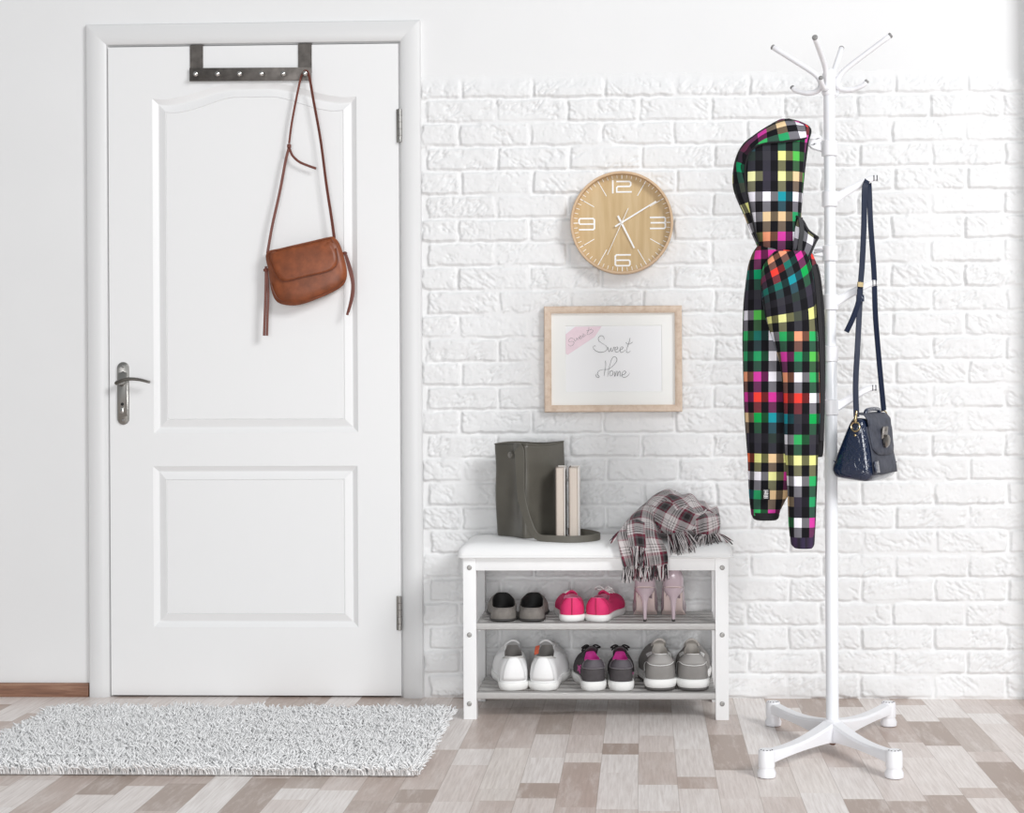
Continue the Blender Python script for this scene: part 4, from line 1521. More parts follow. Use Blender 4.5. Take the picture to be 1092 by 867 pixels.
def arcuv(rows, rot=0.0, o=(0, 0)):
    nr_, nc = len(rows), len(rows[0])
    out = []
    vacc = [0.0] * nc
    for r in range(nr_):
        row = []
        uacc = 0.0
        for c_ in range(nc):
            if c_:
                uacc += (rows[r][c_] - rows[r][c_ - 1]).length
            if r:
                vacc[c_] += (rows[r][c_] - rows[r - 1][c_]).length
            row.append((uacc, sum(vacc) / nc))
        half = uacc / 2
        out.append([(a - half, b) for a, b in row])
    ca, sa = math.cos(rot), math.sin(rot)
    return [[(a * ca - b * sa + 5 + o[0], a * sa + b * ca + 5 + o[1]) for a, b in r] for r in out]


def surf(ctrl, nu, nv):
    """Catmull-Rom patch through a control grid of Vectors"""
    rws = [cr(r, nu) for r in ctrl]
    cols = [cr([r[j] for r in rws], nv) for j in range(len(rws[0]))]
    return [[cols[j][i] for j in range(len(cols))] for i in range(len(cols[0]))]


# -- the rumpled bundle lying on the seat: closed lumpy roll
top = [(318, 236), (345, 196), (400, 152), (470, 128), (540, 92), (600, 122), (650, 150), (690, 140), (745, 165), (790, 192), (850, 222), (900, 238), (922, 300)]
bot = [(318, 262), (345, 290), (440, 400), (520, 438), (600, 408), (650, 412), (690, 425), (750, 436), (790, 436), (850, 436), (900, 428), (922, 340)]
rows = []
xs_ = np.linspace(322, 920, 46)
for i, x in enumerate(xs_):
    yt, yb_ = interp(top, x), interp(bot, x)
    e = math.sin(PI * (i + 0.6) / 46.2) ** 0.45
    yc = -0.165
    hd = 0.085 * e
    row = []
    zt_, zf = sp_(x, yt, yc).z, sp_(x, yb_, yc - hd).z
    for k in range(49):
        a = 2 * PI * k / 48 - PI / 2          # starts underneath, runs up the front
        cy_, cz_ = -math.cos(a), math.sin(a)
        # front = negative y
        yy = yc + hd * cy_ * (abs(cy_) ** -0.25 if abs(cy_) > 1e-3 else 1)
        zm = (zt_ + SEAT_Z + 0.004) / 2
        zz = zm + (zt_ - zm) * cz_ * (abs(cz_) ** -0.2 if abs(cz_) > 1e-3 else 1)
        xx = sp_(x, yt, yy).x
        p = V((xx, yy, zz))
        if cz_ > -0.75:
            fo = mnoise.noise(V((p.x * 17 + p.z * 24, p.z * 9 - p.x * 7, p.y * 10)))
            f2 = math.sin((p.x * 0.75 - p.z * 0.9) * 115 + 3 * mnoise.noise(p * 10))
            d_ = 0.012 * fo + 0.0055 * f2
            p += V((0.25 * (x - 620) / 300, cy_, cz_ * 0.8)) * d_ * min(1, (cz_ + 0.75) * 2)
        p.z = max(p.z, seat_z(p.x, p.y) + 0.003)
        row.append(p)
    rows.append(row)
uvs = arcuv(rows, R_(38))
cloth.grid(rows, uvs)
for rr in (rows[0], rows[-1]):
    cloth.add(rr[:-1], [list(range(len(rr) - 1))], [(5, 5)] * (len(rr) - 1))


# -- upper fold laid across the bundle, from the back left corner down to the front right
def pleat(rows_, amp, freq, ph, nrm=V((0, -1, 0.25)), grow=True):
    n_ = len(rows_)
    for r in range(n_):
        for c_ in range(len(rows_[0])):
            s = c_ / (len(rows_[0]) - 1)
            f = r / (n_ - 1)
            w_ = math.sin(2 * PI * freq * s + ph + 1.5 * f) + 0.5 * math.sin(2 * PI * freq * 2.3 * s + 2 * ph - f)
            rows_[r][c_] = rows_[r][c_] + nrm * amp * w_ * (0.4 + 0.6 * f if grow else 1.0)
    return rows_


ctrl = [[sp_(500, 130, -0.10), sp_(560, 96, -0.12), sp_(640, 128, -0.11), sp_(720, 150, -0.10)],
        [sp_(400, 190, -0.20), sp_(530, 170, -0.225), sp_(660, 180, -0.215), sp_(800, 205, -0.18)],
        [sp_(400, 290, -0.245), sp_(520, 280, -0.268), sp_(650, 270, -0.262), sp_(820, 260, -0.235)],
        [sp_(450, 380, -0.262), sp_(545, 372, -0.280), sp_(650, 355, -0.276), sp_(800, 320, -0.252)],
        [sp_(520, 440, -0.268), sp_(580, 425, -0.284), sp_(650, 410, -0.282), sp_(760, 385, -0.262)]]
rows = pleat(surf(ctrl, 10, 8), 0.0035, 3.0, 0.7)
cloth.grid(rows, arcuv(rows, R_(-35), (0.02, 0.01)))
foldB = rows[-1]
# -- right hand lump of the fold
ctrl = [[sp_(770, 200, -0.14), sp_(840, 225, -0.15), sp_(905, 240, -0.13)],
        [sp_(740, 290, -0.245), sp_(830, 290, -0.262), sp_(922, 300, -0.21)],
        [sp_(735, 370, -0.268), sp_(830, 370, -0.278), sp_(925, 365, -0.235)],
        [sp_(740, 432, -0.266), sp_(830, 440, -0.276), sp_(905, 425, -0.240)]]
rows = pleat(surf(ctrl, 10, 9), 0.003, 2.2, 2.0)
cloth.grid(rows, arcuv(rows, R_(12), (0.03, 0.05)))
foldC = rows[-1]
# -- end hanging over the front of the seat
ctrl = [[sp_(350, 190, -0.15), sp_(380, 178, -0.16), sp_(420, 185, -0.17), sp_(450, 200, -0.175)],
        [sp_(255, 275, -0.235), sp_(310, 250, -0.250), sp_(370, 265, -0.262), sp_(420, 320, -0.262)],
        [sp_(180, 362, -0.285), sp_(270, 345, -0.300), sp_(370, 360, -0.308), sp_(445, 400, -0.300)],
        [sp_(132, 440, -0.328), sp_(250, 445, -0.342), sp_(370, 450, -0.346), sp_(480, 480, -0.338)],
        [sp_(145, 530, -0.338), sp_(260, 535, -0.350), sp_(390, 540, -0.354), sp_(512, 550, -0.344)],
        [sp_(162, 620, -0.338), sp_(270, 620, -0.348), sp_(400, 625, -0.352), sp_(524, 620, -0.342)],
        [sp_(180, 690, -0.337), sp_(280, 680, -0.346), sp_(400, 680, -0.350), sp_(522, 670, -0.341)]]
rows = pleat(surf(ctrl, 12, 8), 0.0055, 2.6, 0.3, V((0.15, -1, 0.1)))
cloth.grid(rows, arcuv(rows, R_(6), (0.01, 0.03)))
foldA = rows[-1]
# -- second, shorter layer of the hanging end, on top of the first
ctrl = [[sp_(215, 330, -0.300), sp_(280, 318, -0.312), sp_(345, 345, -0.318)],
        [sp_(205, 400, -0.338), sp_(275, 395, -0.352), sp_(345, 410, -0.352)],
        [sp_(215, 470, -0.352), sp_(280, 465, -0.366), sp_(350, 480, -0.364)],
        [sp_(225, 535, -0.353), sp_(285, 530, -0.366), sp_(352, 545, -0.364)]]
rows = pleat(surf(ctrl, 8, 8), 0.003, 1.8, 1.0)
cloth.grid(rows, arcuv(rows, R_(4), (0.05, 0.06)))
foldD = rows[-1]
co_ = obj('cloth', cloth, M_scarf, scarf, angle=180, recalc=False)
solid(co_, 0.0022, 0)

rng = random.Random(4)


def fringe(line, n, dirf, length, r=0.0011, mats=None):
    """twisted yarn tassels along a folded edge"""
    mbs = [MB(), MB(), MB()]
    m_ = len(line)
    for k in range(n):
        f = (k + rng.random() * 0.8) / n * (m_ - 1)
        i = min(int(f), m_ - 2)
        p = line[i] + (line[i + 1] - line[i]) * (f - i)
        d = V(dirf(k / n)) + V((rng.uniform(-.3, .3), rng.uniform(-.25, .1), rng.uniform(-.15, .1)))
        L_ = length * rng.uniform(0.75, 1.2)
        q = [p + V((0, -0.001, 0.002))]
        steps = 6
        for s in range(1, steps + 1):
            d = d + V((rng.uniform(-.12, .12), 0, -0.12))
            nxt = q[-1] + d.normalized() * (L_ / steps)
            if cx0 < nxt.x < cx1 and nxt.y > cy0 - 0.004:
                sz = seat_z(nxt.x, max(nxt.y, cy0 + 0.001)) + 0.002
                if nxt.z < sz:
                    nxt.z = sz
                    if nxt.y < cy0 + 0.02:
                        nxt.y -= 0.006
            q.append(nxt)
        sel = rng.choices((0, 1, 2), (0.46, 0.40, 0.14))[0]
        mbs[sel].tube(q, [r] * (steps) + [r * 0.7], 5)
    for mb_, mm in zip(mbs, (M_fr_d, M_fr_w, M_fr_r)):
        o = obj('fringe', mb_, mm, scarf, angle=180)
        o['kind'] = 'stuff'


fringe(foldA, 120, lambda s: (0.0, -0.05, -1), 0.040, 0.0013)
fringe(foldD, 40, lambda s: (0.0, -0.15, -1), 0.055, 0.0012)
fringe(foldB[:len(foldB) * 3 // 4], 90, lambda s: (0.25 + 0.3 * s, -0.75, -0.45), 0.070, 0.0012)
fringe(foldC, 55, lambda s: (-0.5 + 0.9 * s, -0.6, -0.4), 0.040, 0.0012)
fringe([sp_(890, 430, -0.235), sp_(925, 432, -0.22), sp_(915, 440, -0.235)], 26, lambda s: (1, -0.25, -0.28), 0.042, 0.0012)
fringe([sp_(150, 412, -0.322), sp_(136, 430, -0.326), sp_(132, 455, -0.328)], 24, lambda s: (-1, -0.1, -0.75), 0.028, 0.0012)
# ================================================================== COAT STAND
M_stand = mat('white stand plastic', '#efeff2', 0.35)
M_pole = mat('white enamelled tube', '#eceef2', 0.25)
M_greycap = mat('grey end cap', '#8d8c8b', 0.5)
M_band = mat('dark chrome band', '#4a4a4c', 0.3, 0.9)
PY_ = -0.645
b0 = P(885.2, 765, PY_)
t0_ = P(886.6, 74, PY_)
pxm = (b0.x + t0_.x) / 2
ZTOP = t0_.z
HUB = V((pxm, PY_, 0))
stand = thing('coat_stand', 'white four armed coat stand with plaid jacket and navy handbag hanging on it', 'coat stand', (pxm, PY_, 0))
zp = lambda py: P(886, py, PY_).z
obj('lower_pole', MB().lathe([(0.0168, 0.055), (0.0168, zp(380)), (0.0155, zp(380) + 0.002)], HUB, n=32), M_pole, stand)
obj('upper_pole', MB().lathe([(0.0150, zp(390)), (0.0150, ZTOP - 0.03), (0.0150, ZTOP - 0.002), (0.012, ZTOP)], HUB, n=32), M_pole, stand)
# crown with four prongs, each an arm above and a curled hook below
crown = obj('crown', MB().lathe([(0.0165, zp(102)), (0.0185, zp(100)), (0.0185, zp(80)), (0.0165, zp(78))], HUB, n=32), M_stand, stand)
zz = ZTOP - zp(74)


def prong(az, tipr, tipz, hookr):
    d = V((math.cos(az), math.sin(az), 0))
    rz = [(tipr, tipz), (0.060, 1.803), (0.033, 1.781), (0.0235, 1.764), (0.0235, 1.752), (0.030, 1.742), (0.046, 1.737), (0.066, 1.738), (hookr - 0.008, 1.746), (hookr, 1.754)]
    pth = cr([HUB + d * r + V((0, 0, z)) for r, z in rz], 6)
    n_ = len(pth)
    o = obj('prong', MB().tube(pth, [0.0072 if i < n_ * 0.75 else 0.0062 for i in range(n_)], 12), M_stand, stand)
    e0 = (pth[0] - pth[1]).normalized()
    e1 = (pth[-1] - pth[-2]).normalized()
    for p, e, r in ((pth[0], e0, 0.0074), (pth[-1], e1, 0.0062)):
        obj('end_cap', MB().lathe([(r, 0.0), (r, 0.004), (r * 0.7, 0.0062)], p, e, 16), M_greycap, o)


for deg, tr_, tz_, hr in ((-20, 0.160, 1.869, 0.098), (70, 0.150, 1.880, 0.095), (160, 0.150, 1.866, 0.098), (250, 0.155, 1.846, 0.092)):
    prong(R_(deg), tr_, tz_, hr)
# hooks on collars up the pole


def side_hook(py, az, r_tip, rise):
    d = V((math.cos(az), math.sin(az), 0))
    z = zp(py)
    c = obj('collar', MB().lathe([(0.0172, z - 0.022), (0.0205, z - 0.020), (0.0205, z + 0.018), (0.0172, z + 0.020)], HUB, n=32), M_stand, stand)
    pth = cr([HUB + d * 0.016 + V((0, 0, z)), HUB + d * 0.045 + V((0, 0, z + rise * 0.35)), HUB + d * (r_tip - 0.035) + V((0, 0, z + rise * 0.82)), HUB + d * (r_tip - 0.012) + V((0, 0, z + rise)), HUB + d * r_tip + V((0, 0, z + rise * 1.0))], 6)
    n_ = len(pth)
    a = obj('hook_arm', MB().strap(pth, [0.024 - 0.010 * i / (n_ - 1) for i in range(n_)], 0.009, V((-d.y, d.x, 0)), 0.45), M_stand, c)
    for k in range(2 if r_tip > 0.1 else 0):
        q = HUB + d * (r_tip - 0.011 + 0.008 * k) + V((0, 0, z + rise))
        obj('band', MB().box(q, (0.003, 0.0100, 0.0150), 0.0008, Matrix.Rotation(az, 3, 'Z')), M_band, a)
    return HUB + d * (r_tip - 0.030) + V((0, 0, z + rise * 0.86))


hooksR = [side_hook(py, R_(-4), rt, rs) for py, rt, rs in ((212, 0.126, 0.052), (322, 0.122, 0.048), (434, 0.120, 0.050))]
side_hook(158, R_(176), 0.062, 0.030)
side_hook(270, R_(186), 0.050, 0.010)
side_hook(377, R_(186), 0.036, 0.0)
# base: hub and four arched legs with feet
hub = obj('hub', MB().lathe([(0.020, 0.022), (0.034, 0.026), (0.036, 0.050), (0.030, 0.068), (0.021, 0.080), (0.0175, 0.082)], HUB, n=32), M_stand, stand)
obj('hub_bolt', MB().lathe([(0.008, 0.0), (0.008, 0.006), (0.005, 0.008)], HUB + V((0.0, 0, 0.0215)), (0, 0, -1), 16), M_base, hub)
feet = [(P(817.5, 812, -0.918), -0.918), (P(953.5, 812, -0.918), -0.918), (P(824.5, 762, -0.366), -0.366), (P(947.5, 762, -0.366), -0.366)]
for p, y in feet:
    f = V((p.x, y, 0))
    d = f - HUB
    L_ = d.length
    d = d.normalized()
    sd = V((-d.y, d.x, 0))
    rings = []
    for k in range(13):
        s = k / 12
        c = HUB + d * (0.012 + (L_ - 0.012) * s)
        zt_ = 0.079 - 0.012 * math.sin(PI * s) - 0.014 * s
        zb_ = 0.024 + 0.012 * s - 0.0 * s
        zb_ = 0.029 + 0.009 * math.sin(PI * s * 0.75)
        w_ = 0.0205 - 0.005 * s
        rings.append([c + sd * (w_ * a) + V((0, 0, b)) for a, b in ((-1, zb_), (1, zb_), (1, zt_ - 0.006), (0.75, zt_), (-0.75, zt_), (-1, zt_ - 0.006))])
    lg = obj('leg', MB().loft(rings, True, True, True), M_stand, stand, angle=35)
    ft = obj('foot', MB().lathe([(0.0175, 0.0), (0.0225, 0.002), (0.0235, 0.012), (0.0185, 0.023), (0.0185, 0.026), (0.0205, 0.0265), (0.0205, 0.062), (0.018, 0.068), (0.0, 0.069)], f, n=28, cap1=False), M_stand, lg, angle=30)
    mb = MB()
    for k in range(5):
        a = R_(200 + 35 * k)
        mb.box(f + V((0.0145 * math.cos(a), 0.0145 * math.sin(a), 0.0688)), (0.0035, 0.0035, 0.0012), 0.0004)
    obj('cap_mark', mb, M_band, ft)

# ================================================================== PLAID HOODED JACKET
t = NT('multicolour checked fabric')
uvn = t.n('ShaderNodeSeparateXYZ', i_0=t.uv())
PU, PV = 0.0395, 0.0530
u = t.math('DIVIDE', uvn.outputs[0], PU)
v = t.math('DIVIDE', uvn.outputs[1], PV)
cu, cv = t.math('FLOOR', u), t.math('FLOOR', v)
fu, fv = t.math('SUBTRACT', u, cu), t.math('SUBTRACT', v, cv)
onu, onv = t.math('LESS_THAN', fu, 0.51), t.math('LESS_THAN', fv, 0.47)
cellv = t.n('ShaderNodeCombineXYZ', i_0=cu, i_1=cv, i_2=0.5)
wn = t.n('ShaderNodeTexWhiteNoise', noise_dimensions='3D', i_Vector=cellv.outputs[0]).outputs[0]
wn_b = t.n('ShaderNodeTexWhiteNoise', noise_dimensions='3D', i_Vector=t.n('ShaderNodeCombineXYZ', i_0=cu, i_1=cv, i_2=7.3).outputs[0]).outputs[0]
stray = t.math('MULTIPLY', t.math('GREATER_THAN', wn_b, 0.80), t.math('FLOOR', t.math('MULTIPLY', wn_b, 37.0)))
rowk = t.math('DIVIDE', t.math('FLOORED_MODULO', t.math('ADD', cv, stray), 7.0), 7.0)
idx = t.math('ADD', rowk, t.math('DIVIDE', t.math('MULTIPLY', wn, 0.999), 7.0))
cols = ['#f04238', '#d8389a', '#ef6a3c', '#6d3350',      # reds
        '#0fa06a', '#1c93a0', '#12a54f', '#1f6f63',      # greens and teals
        '#3a3940', '#474c42', '#3a3542', '#2f3a36',      # dim greys
        '#ececa0', '#56bd52', '#efeeb0', '#e6e690',      # yellows
        '#2fae62', '#f4f2fa', '#efecf6', '#f4f2fa',      # white and green
        '#ecca9c', '#2b9d63', '#edcfa2', '#e3c295',      # tan
        '#f4f2fa', '#d43fa2', '#38b062', '#f2a07a']
base = t.ramp(idx, [(k / 28, lin(c)) for k, c in enumerate(cols)], 'CONSTANT')
black = lin('#121116')
tint = t.mix(0.84, base, lin('#1a181f'))
greyt = t.mix(0.84, base, lin('#34323c'))
c = t.mix(t.math('MULTIPLY', onu, onv), t.mix(onv, t.mix(onu, black, greyt), tint), base)
t.set(col=c, rough=0.85, spec=0.2)
t.bump(t.noise(t.uv(), 900, 2), 0.25, 0.0006)
M_plaid = t.m
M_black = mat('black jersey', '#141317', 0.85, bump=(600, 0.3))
M_zip = mat('dark zip tape', '#1d1c20', 0.6)
M_cuff = NT('purple black knit')
sx = M_cuff.n('ShaderNodeSeparateXYZ', i_0=M_cuff.obj())
ff = M_cuff.math('FRACT', M_cuff.math('MULTIPLY', sx.outputs[0], 24.0))
M_cuff.set(col=M_cuff.ramp(ff, [(0, lin('#1a161f')), (0.4, lin('#3c2a4c')), (0.62, lin('#1a161f')), (0.8, lin('#2e2440'))]), rough=0.9)
M_cuff = M_cuff.m
M_patch_w = mat('white woven mark', '#d9d9d9', 0.8)
jacket = thing('jacket', 'multicolour checked hooded jacket hanging by its hood on the coat stand', 'jacket', P(836, 300, -0.69))


def garment(rows, yc, depth, nseg=44, dens=4, wr=0.004, seed=0.0, uoff=0.0, voff=0.0, power=2.4, skew=0.0, anchor=None, twist=None):
    """rows: (y px, x left px, x right px[, depth scale]) -> elliptical tube of cloth with creases, uv in metres"""
    ys = [V((r[0], r[1], r[2])) for r in rows]
    fine = cr(ys, dens)
    dep = cr([V((r[3] if len(r) > 3 else 1.0, 0, 0)) for r in rows], dens)
    rings, uvr = [], []
    vacc, prev = voff, None
    for k, (rw, ds) in enumerate(zip(fine, dep)):
        L, R__ = P(rw.y, rw.x, yc), P(rw.z, rw.x, yc)
        c = (L + R__) / 2
        a = max((R__.x - L.x) / 2, 0.002)
        b = depth * ds.x
        ring = []
        for j in range(nseg + 1):
            th = 2 * PI * j / nseg - PI          # starts at the left edge going over the front
            cx_, cy_ = math.cos(th), math.sin(th)
            x = a * math.copysign(abs(cx_) ** (2 / power), cx_)
            y = b * math.copysign(abs(cy_) ** (2 / power), cy_)
            p = c + V((x, y, skew * x))
            nn = V((cx_ * 0.3, cy_, 0))
            q = V((p.x * 15 + seed, p.z * 6, p.y * 9 + seed))
            w_ = mnoise.noise(q) + 0.5 * mnoise.noise(q * 2.3)
            p = p + nn * (w_ * wr)
            ring.append(p)
        if prev is not None:
            vacc += sum((ring[j] - prev[j]).length for j in range(4, nseg // 2 - 3, 2)) / len(range(4, nseg // 2 - 3, 2))
        uacc, ur = uoff, []
        mid = nseg // 4
        acc = [0.0]
        for j in range(1, nseg + 1):
            acc.append(acc[-1] + (ring[j] - ring[j - 1]).length)
        a0 = acc[mid]
        if anchor is not None:
            xw = P(anchor, rw.x, yc).x
            for j in range(nseg // 2):
                if ring[j].x <= xw <= ring[j + 1].x:
                    f_ = (xw - ring[j].x) / max(1e-6, ring[j + 1].x - ring[j].x)
                    a0 = acc[j] + (acc[j + 1] - acc[j]) * f_
                    break
        ur = [(a_ - a0 + 20 + uoff, 20 + vacc) for a_ in acc]
        if twist:
            ur = [twist(uu - 20, vv_ - 20, rw.x) for uu, vv_ in ur]
        rings.append(ring)
        uvr.append(ur)
        prev = ring
    return rings, uvr


def cloth_tube(name, g, m, parent, cap0=True, cap1=True, angle=180):
    rings, uvr = g
    mb_ = MB().grid(rings, uvr)
    for rr, on in ((rings[0], cap0), (rings[-1], cap1)):
        if on:
            c = sum(rr[:-1], V((0, 0, 0))) / (len(rr) - 1)
            mb_.add(rr + [c], [[k, k + 1, len(rr)] for k in range(len(rr) - 1)], [(20.03, 20.03)] * (len(rr) + 1))
    return obj(name, mb_, m, parent, angle=angle)


JY = -0.685
body_rows = [(258, 812, 852, .55), (266, 805, 862, .7), (276, 800, 868, .8), (292, 796, 873, .9), (320, 793, 875.5, 1), (360, 792, 877, 1), (400, 792.5, 877.5, 1), (440, 794, 877, 1), (475, 796, 876, .95), (488, 797, 872, .9), (502, 797.5, 858, .8), (516, 798, 847, .7), (530, 799, 839.5, .62), (540, 800, 834, .6), (549, 801, 831, .6)]
jb = cloth_tube('body', garment(body_rows, JY, 0.062, wr=0.007, seed=3.1, uoff=0.012, voff=0.004, anchor=812), M_plaid, jacket)
hem_rows = [(546, 801.2, 831), (549, 801.6, 831), (552.5, 803, 830), (554, 805, 828)]
cloth_tube('hem', garment(hem_rows, JY, 0.036, wr=0.001, dens=3), M_black, jb)
slv_rows = [(268, 826, 858, .4), (274, 820, 862, .65), (284, 814, 865.5, .9), (300, 811.5, 868, 1.1), (320, 813, 869.5, 1.2), (345, 818, 871, 1.2), (368, 826, 872.5, 1.15), (395, 833, 873.5, 1.05), (440, 835.5, 874, 1), (480, 837, 872.5, .95), (520, 839.5, 871, .9), (555, 841, 869.5, .85), (566, 842, 869, .8), (572, 842.5, 868.5, .8)]
js = cloth_tube('sleeve', garment(slv_rows, -0.752, 0.040, wr=0.0055, seed=8.7, uoff=0.006 + 0.0395 * 5, voff=0.030, anchor=853, twist=lambda u_, v_, y_: (20 + u_ + 0.035 * max(0, (352 - y_) / 80) ** 2, 20 + v_ + (u_ - 0.2) * 0.95 * max(0, (352 - y_) / 80))), M_plaid, jacket)
cuff_rows = [(564, 842.2, 869.2), (568, 842.4, 869), (576, 843, 868.6), (581, 844, 868), (584, 847, 866)]
cloth_tube('cuff', garment(cuff_rows, -0.752, 0.033, wr=0.001, dens=3), M_cuff, js)
# shaded inner edge of the body beside the pole, put in as black cloth
shade_strip_rows = [(282, 858, 872, .6), (300, 858, 876, .9), (340, 860, 879.5, 1), (400, 862, 880, 1), (450, 862, 879, 1), (480, 863, 878, .95), (487, 864, 876.5, .9)]
cloth_tube('sleeve', garment(shade_strip_rows, -0.700, 0.026, wr=0.002, seed=5.0, uoff=0.02), M_black, jacket)
hood_rows = [(127.2, 832, 841, .2), (128.5, 829, 846, .35), (132, 822, 857, .55), (137, 814, 863.5, .7), (144, 803.5, 863.5, .8), (153, 792.5, 861.5, .9), (166, 785.5, 859.5, 1), (181, 781.8, 858, 1), (196, 781.3, 856.5, 1), (211, 785.3, 855.5, .98), (227, 792.8, 854.5, .92), (244, 799.2, 855, .85), (258, 805, 859, .75), (266, 808.8, 862, .68), (270, 810, 863, .62)]
jh = cloth_tube('hood', garment(hood_rows, -0.690, 0.060, wr=0.0065, seed=1.3, uoff=0.0395 * 11, voff=0.012, power=2.2, anchor=833), M_plaid, jacket)
# dark binding round the hood opening and the hood's side seam
fb = [(842, 127.5), (855, 131), (865, 137.5), (862.5, 150), (860, 168), (858.3, 182), (856.8, 197), (855.6, 212), (854.4, 228), (855, 240)]
obj('hood_binding', MB().tube(cr([P(a - 2.0, b + 0.8, -0.700) for a, b in fb], 5), 0.0055, 10), M_black, jh)


def front_y(rws, yc, depth, power, px, py):
    """depth plane of the cloth where it shows at (px, py)"""
    xl, xr = interp([(r[0], r[1]) for r in rws], py), interp([(r[0], r[2]) for r in rws], py)
    ds = interp([(r[0], r[3]) for r in rws], py)
    k = min(1, abs((px - (xl + xr) / 2) / max(1, (xr - xl) / 2)))
    return yc - depth * ds * (1 - k ** power) ** (1 / power)


sm = [(860, 147), (848, 149.5), (836, 151), (818, 152.5), (805, 157), (797.5, 166), (794.5, 180), (794.5, 192), (797.5, 210), (801.5, 230), (805, 246), (808.8, 260)]
so_ = [(858, 133.8), (847, 129.8), (836, 128.4), (822, 133.2), (807, 142.8), (791.5, 155.6), (784, 172), (782.4, 188), (785.6, 209), (793.8, 227), (800.2, 245), (806.4, 259)]
smf = cr([V((a, b, 0)) for a, b in sm], 6)
sof = cr([V((a, b, 0)) for a, b in so_], 6)
hfy = lambda a, b: front_y(hood_rows, -0.690, 0.060, 2.2, a, b)
# middle panel of the hood, cut on another grain, running over the crown to the nape
rows = []
for p, q in zip(smf, sof):
    rows.append([P(q.x + (p.x - q.x) * k / 6, q.y + (p.y - q.y) * k / 6, hfy(q.x + (p.x - q.x) * k / 6, q.y + (p.y - q.y) * k / 6) - 0.0065) for k in range(7)])
hp2 = obj('hood_panel', MB().grid(rows, arcuv(rows, R_(8), (0.013, 0.037))), M_plaid, jh, angle=180)
solid(hp2, 0.003, 0)
obj('seam', MB().tube([P(p.x, p.y, hfy(p.x, p.y) - 0.0065) for p in smf], 0.0026, 6), M_black, jh)
# open collar with its zip at the throat
cl_ = [[P(849, 231, -0.725), P(856, 236, -0.735), P(862, 246, -0.735), P(872, 253.5, -0.72)],
       [P(848, 248, -0.735), P(855, 252, -0.745), P(861, 256, -0.745), P(868, 261, -0.73)],
       [P(846, 266, -0.735), P(852, 268, -0.745), P(857, 271, -0.745), P(862, 275, -0.735)]]
rows = surf(cl_, 6, 6)
uvs = arcuv(rows, 0.0, (0.012, 0.02))
co2 = obj('collar', MB().grid(rows, uvs), M_plaid, jacket, angle=180)
solid(co2, 0.006, 0)
obj('collar_binding', MB().tube([p + V((0, -0.004, 0)) for p in [r[-1] for r in rows]], 0.0036, 8), M_zip, co2)
obj('collar_binding', MB().tube([p + V((0, -0.003, 0)) for p in rows[0]], 0.0036, 8), M_zip, co2)
zp_ = cr([P(853.5, 232, -0.742), P(855, 246, -0.752), P(853, 262, -0.756), P(853, 280, -0.758)], 6)
obj('zip', MB().strap(zp_, 0.013, 0.003, V((0.3, -1, 0))), M_zip, jacket)
zl = cr([P(867, 283, -0.752), P(870.5, 300, -0.745), P(874, 340, -0.735), P(876.5, 400, -0.730), P(876, 470, -0.728)], 6)
obj('placket', MB().strap(zl, 0.012, 0.003, V((0.5, -1, 0))), M_zip, jacket)
# small woven patch above the hem
pf_ = lambda a, b, d=0.0: P(780 + a / 4.82, 420 + b / 4.82, JY - 0.0470 - d)
c = (pf_(161, 490) + pf_(196, 543)) / 2
pt = obj('patch', MB().box(c, ((196 - 161) / 4.82 * S(JY), 0.014, (543 - 490) / 4.82 * S(JY)), 0.001), M_black, jb)
mb = MB()
for pts_ in ([(167, 497), (189, 497), (189, 506), (168, 506), (168, 513), (189, 513)], [(176, 497), (176, 513)],
             [(168, 520), (188, 520), (188, 536), (168, 536), (168, 520)], [(178, 520), (178, 536)], [(168, 528), (188, 528)]):
    q = [pf_(a, b, 0.0075) for a, b in pts_]
    mb.tube(q, 0.0011, 5)
obj('patch_mark', mb, M_patch_w, pt)

# ================================================================== NAVY HANDBAG
t = NT('navy patent crocodile leather')
vo = t.n('ShaderNodeTexVoronoi', feature='DISTANCE_TO_EDGE', i_Vector=t.obj(), i_Scale=85.0)
t.set(col=lin('#14233f'), rough=0.16, coat=0.7, spec=0.6)
t.bump(t.ramp(vo.outputs[0], [(0.0, (0, 0, 0)), (0.12, (1, 1, 1))]), 0.35, 0.0012)
M_navy = t.m
M_navy_s = mat('navy strap leather', '#0f1c36', 0.5, spec=0.3, bump=(200, 0.2))
M_navy_m = NT('dull navy suede')
f = M_navy_m.noise(M_navy_m.obj(), 60, 5, 0.65)
M_navy_m.set(col=M_navy_m.ramp(f, [(0.3, lin('#2b2e3a')), (0.7, lin('#4a4e5b'))]), rough=0.6)
M_navy_m.bump(f, 0.4, 0.001)
M_navy_m = M_navy_m.m
M_brass = mat('pale gold metal', '#c9b48a', 0.25, 1.0)
M_lock = mat('antique silver lock', '#8f8a85', 0.3, 1.0)
al = R_(63)
E1 = V((math.cos(al), math.sin(al), 0))
E2_ = V((math.sin(al), -math.cos(al), 0))
tilt = R_(7)
E2 = E2_ * math.cos(tilt) - V((0, 0, 1)) * math.sin(tilt)
EZ = V((0, 0, 1)) * math.cos(tilt) + E2_ * math.sin(tilt)
gt = P(914.5, 446, -0.735)          # top middle of the near gusset
LB, HB, WB, WT = 0.205, 0.160, 0.112, 0.034


def hb(l, w_, z):
    return gt + E1 * l + E2 * w_ + EZ * z


hbag = thing('handbag', 'navy patent handbag with flap and metal lock hanging on the coat stand', 'handbag', hb(LB / 2, 0, -HB))


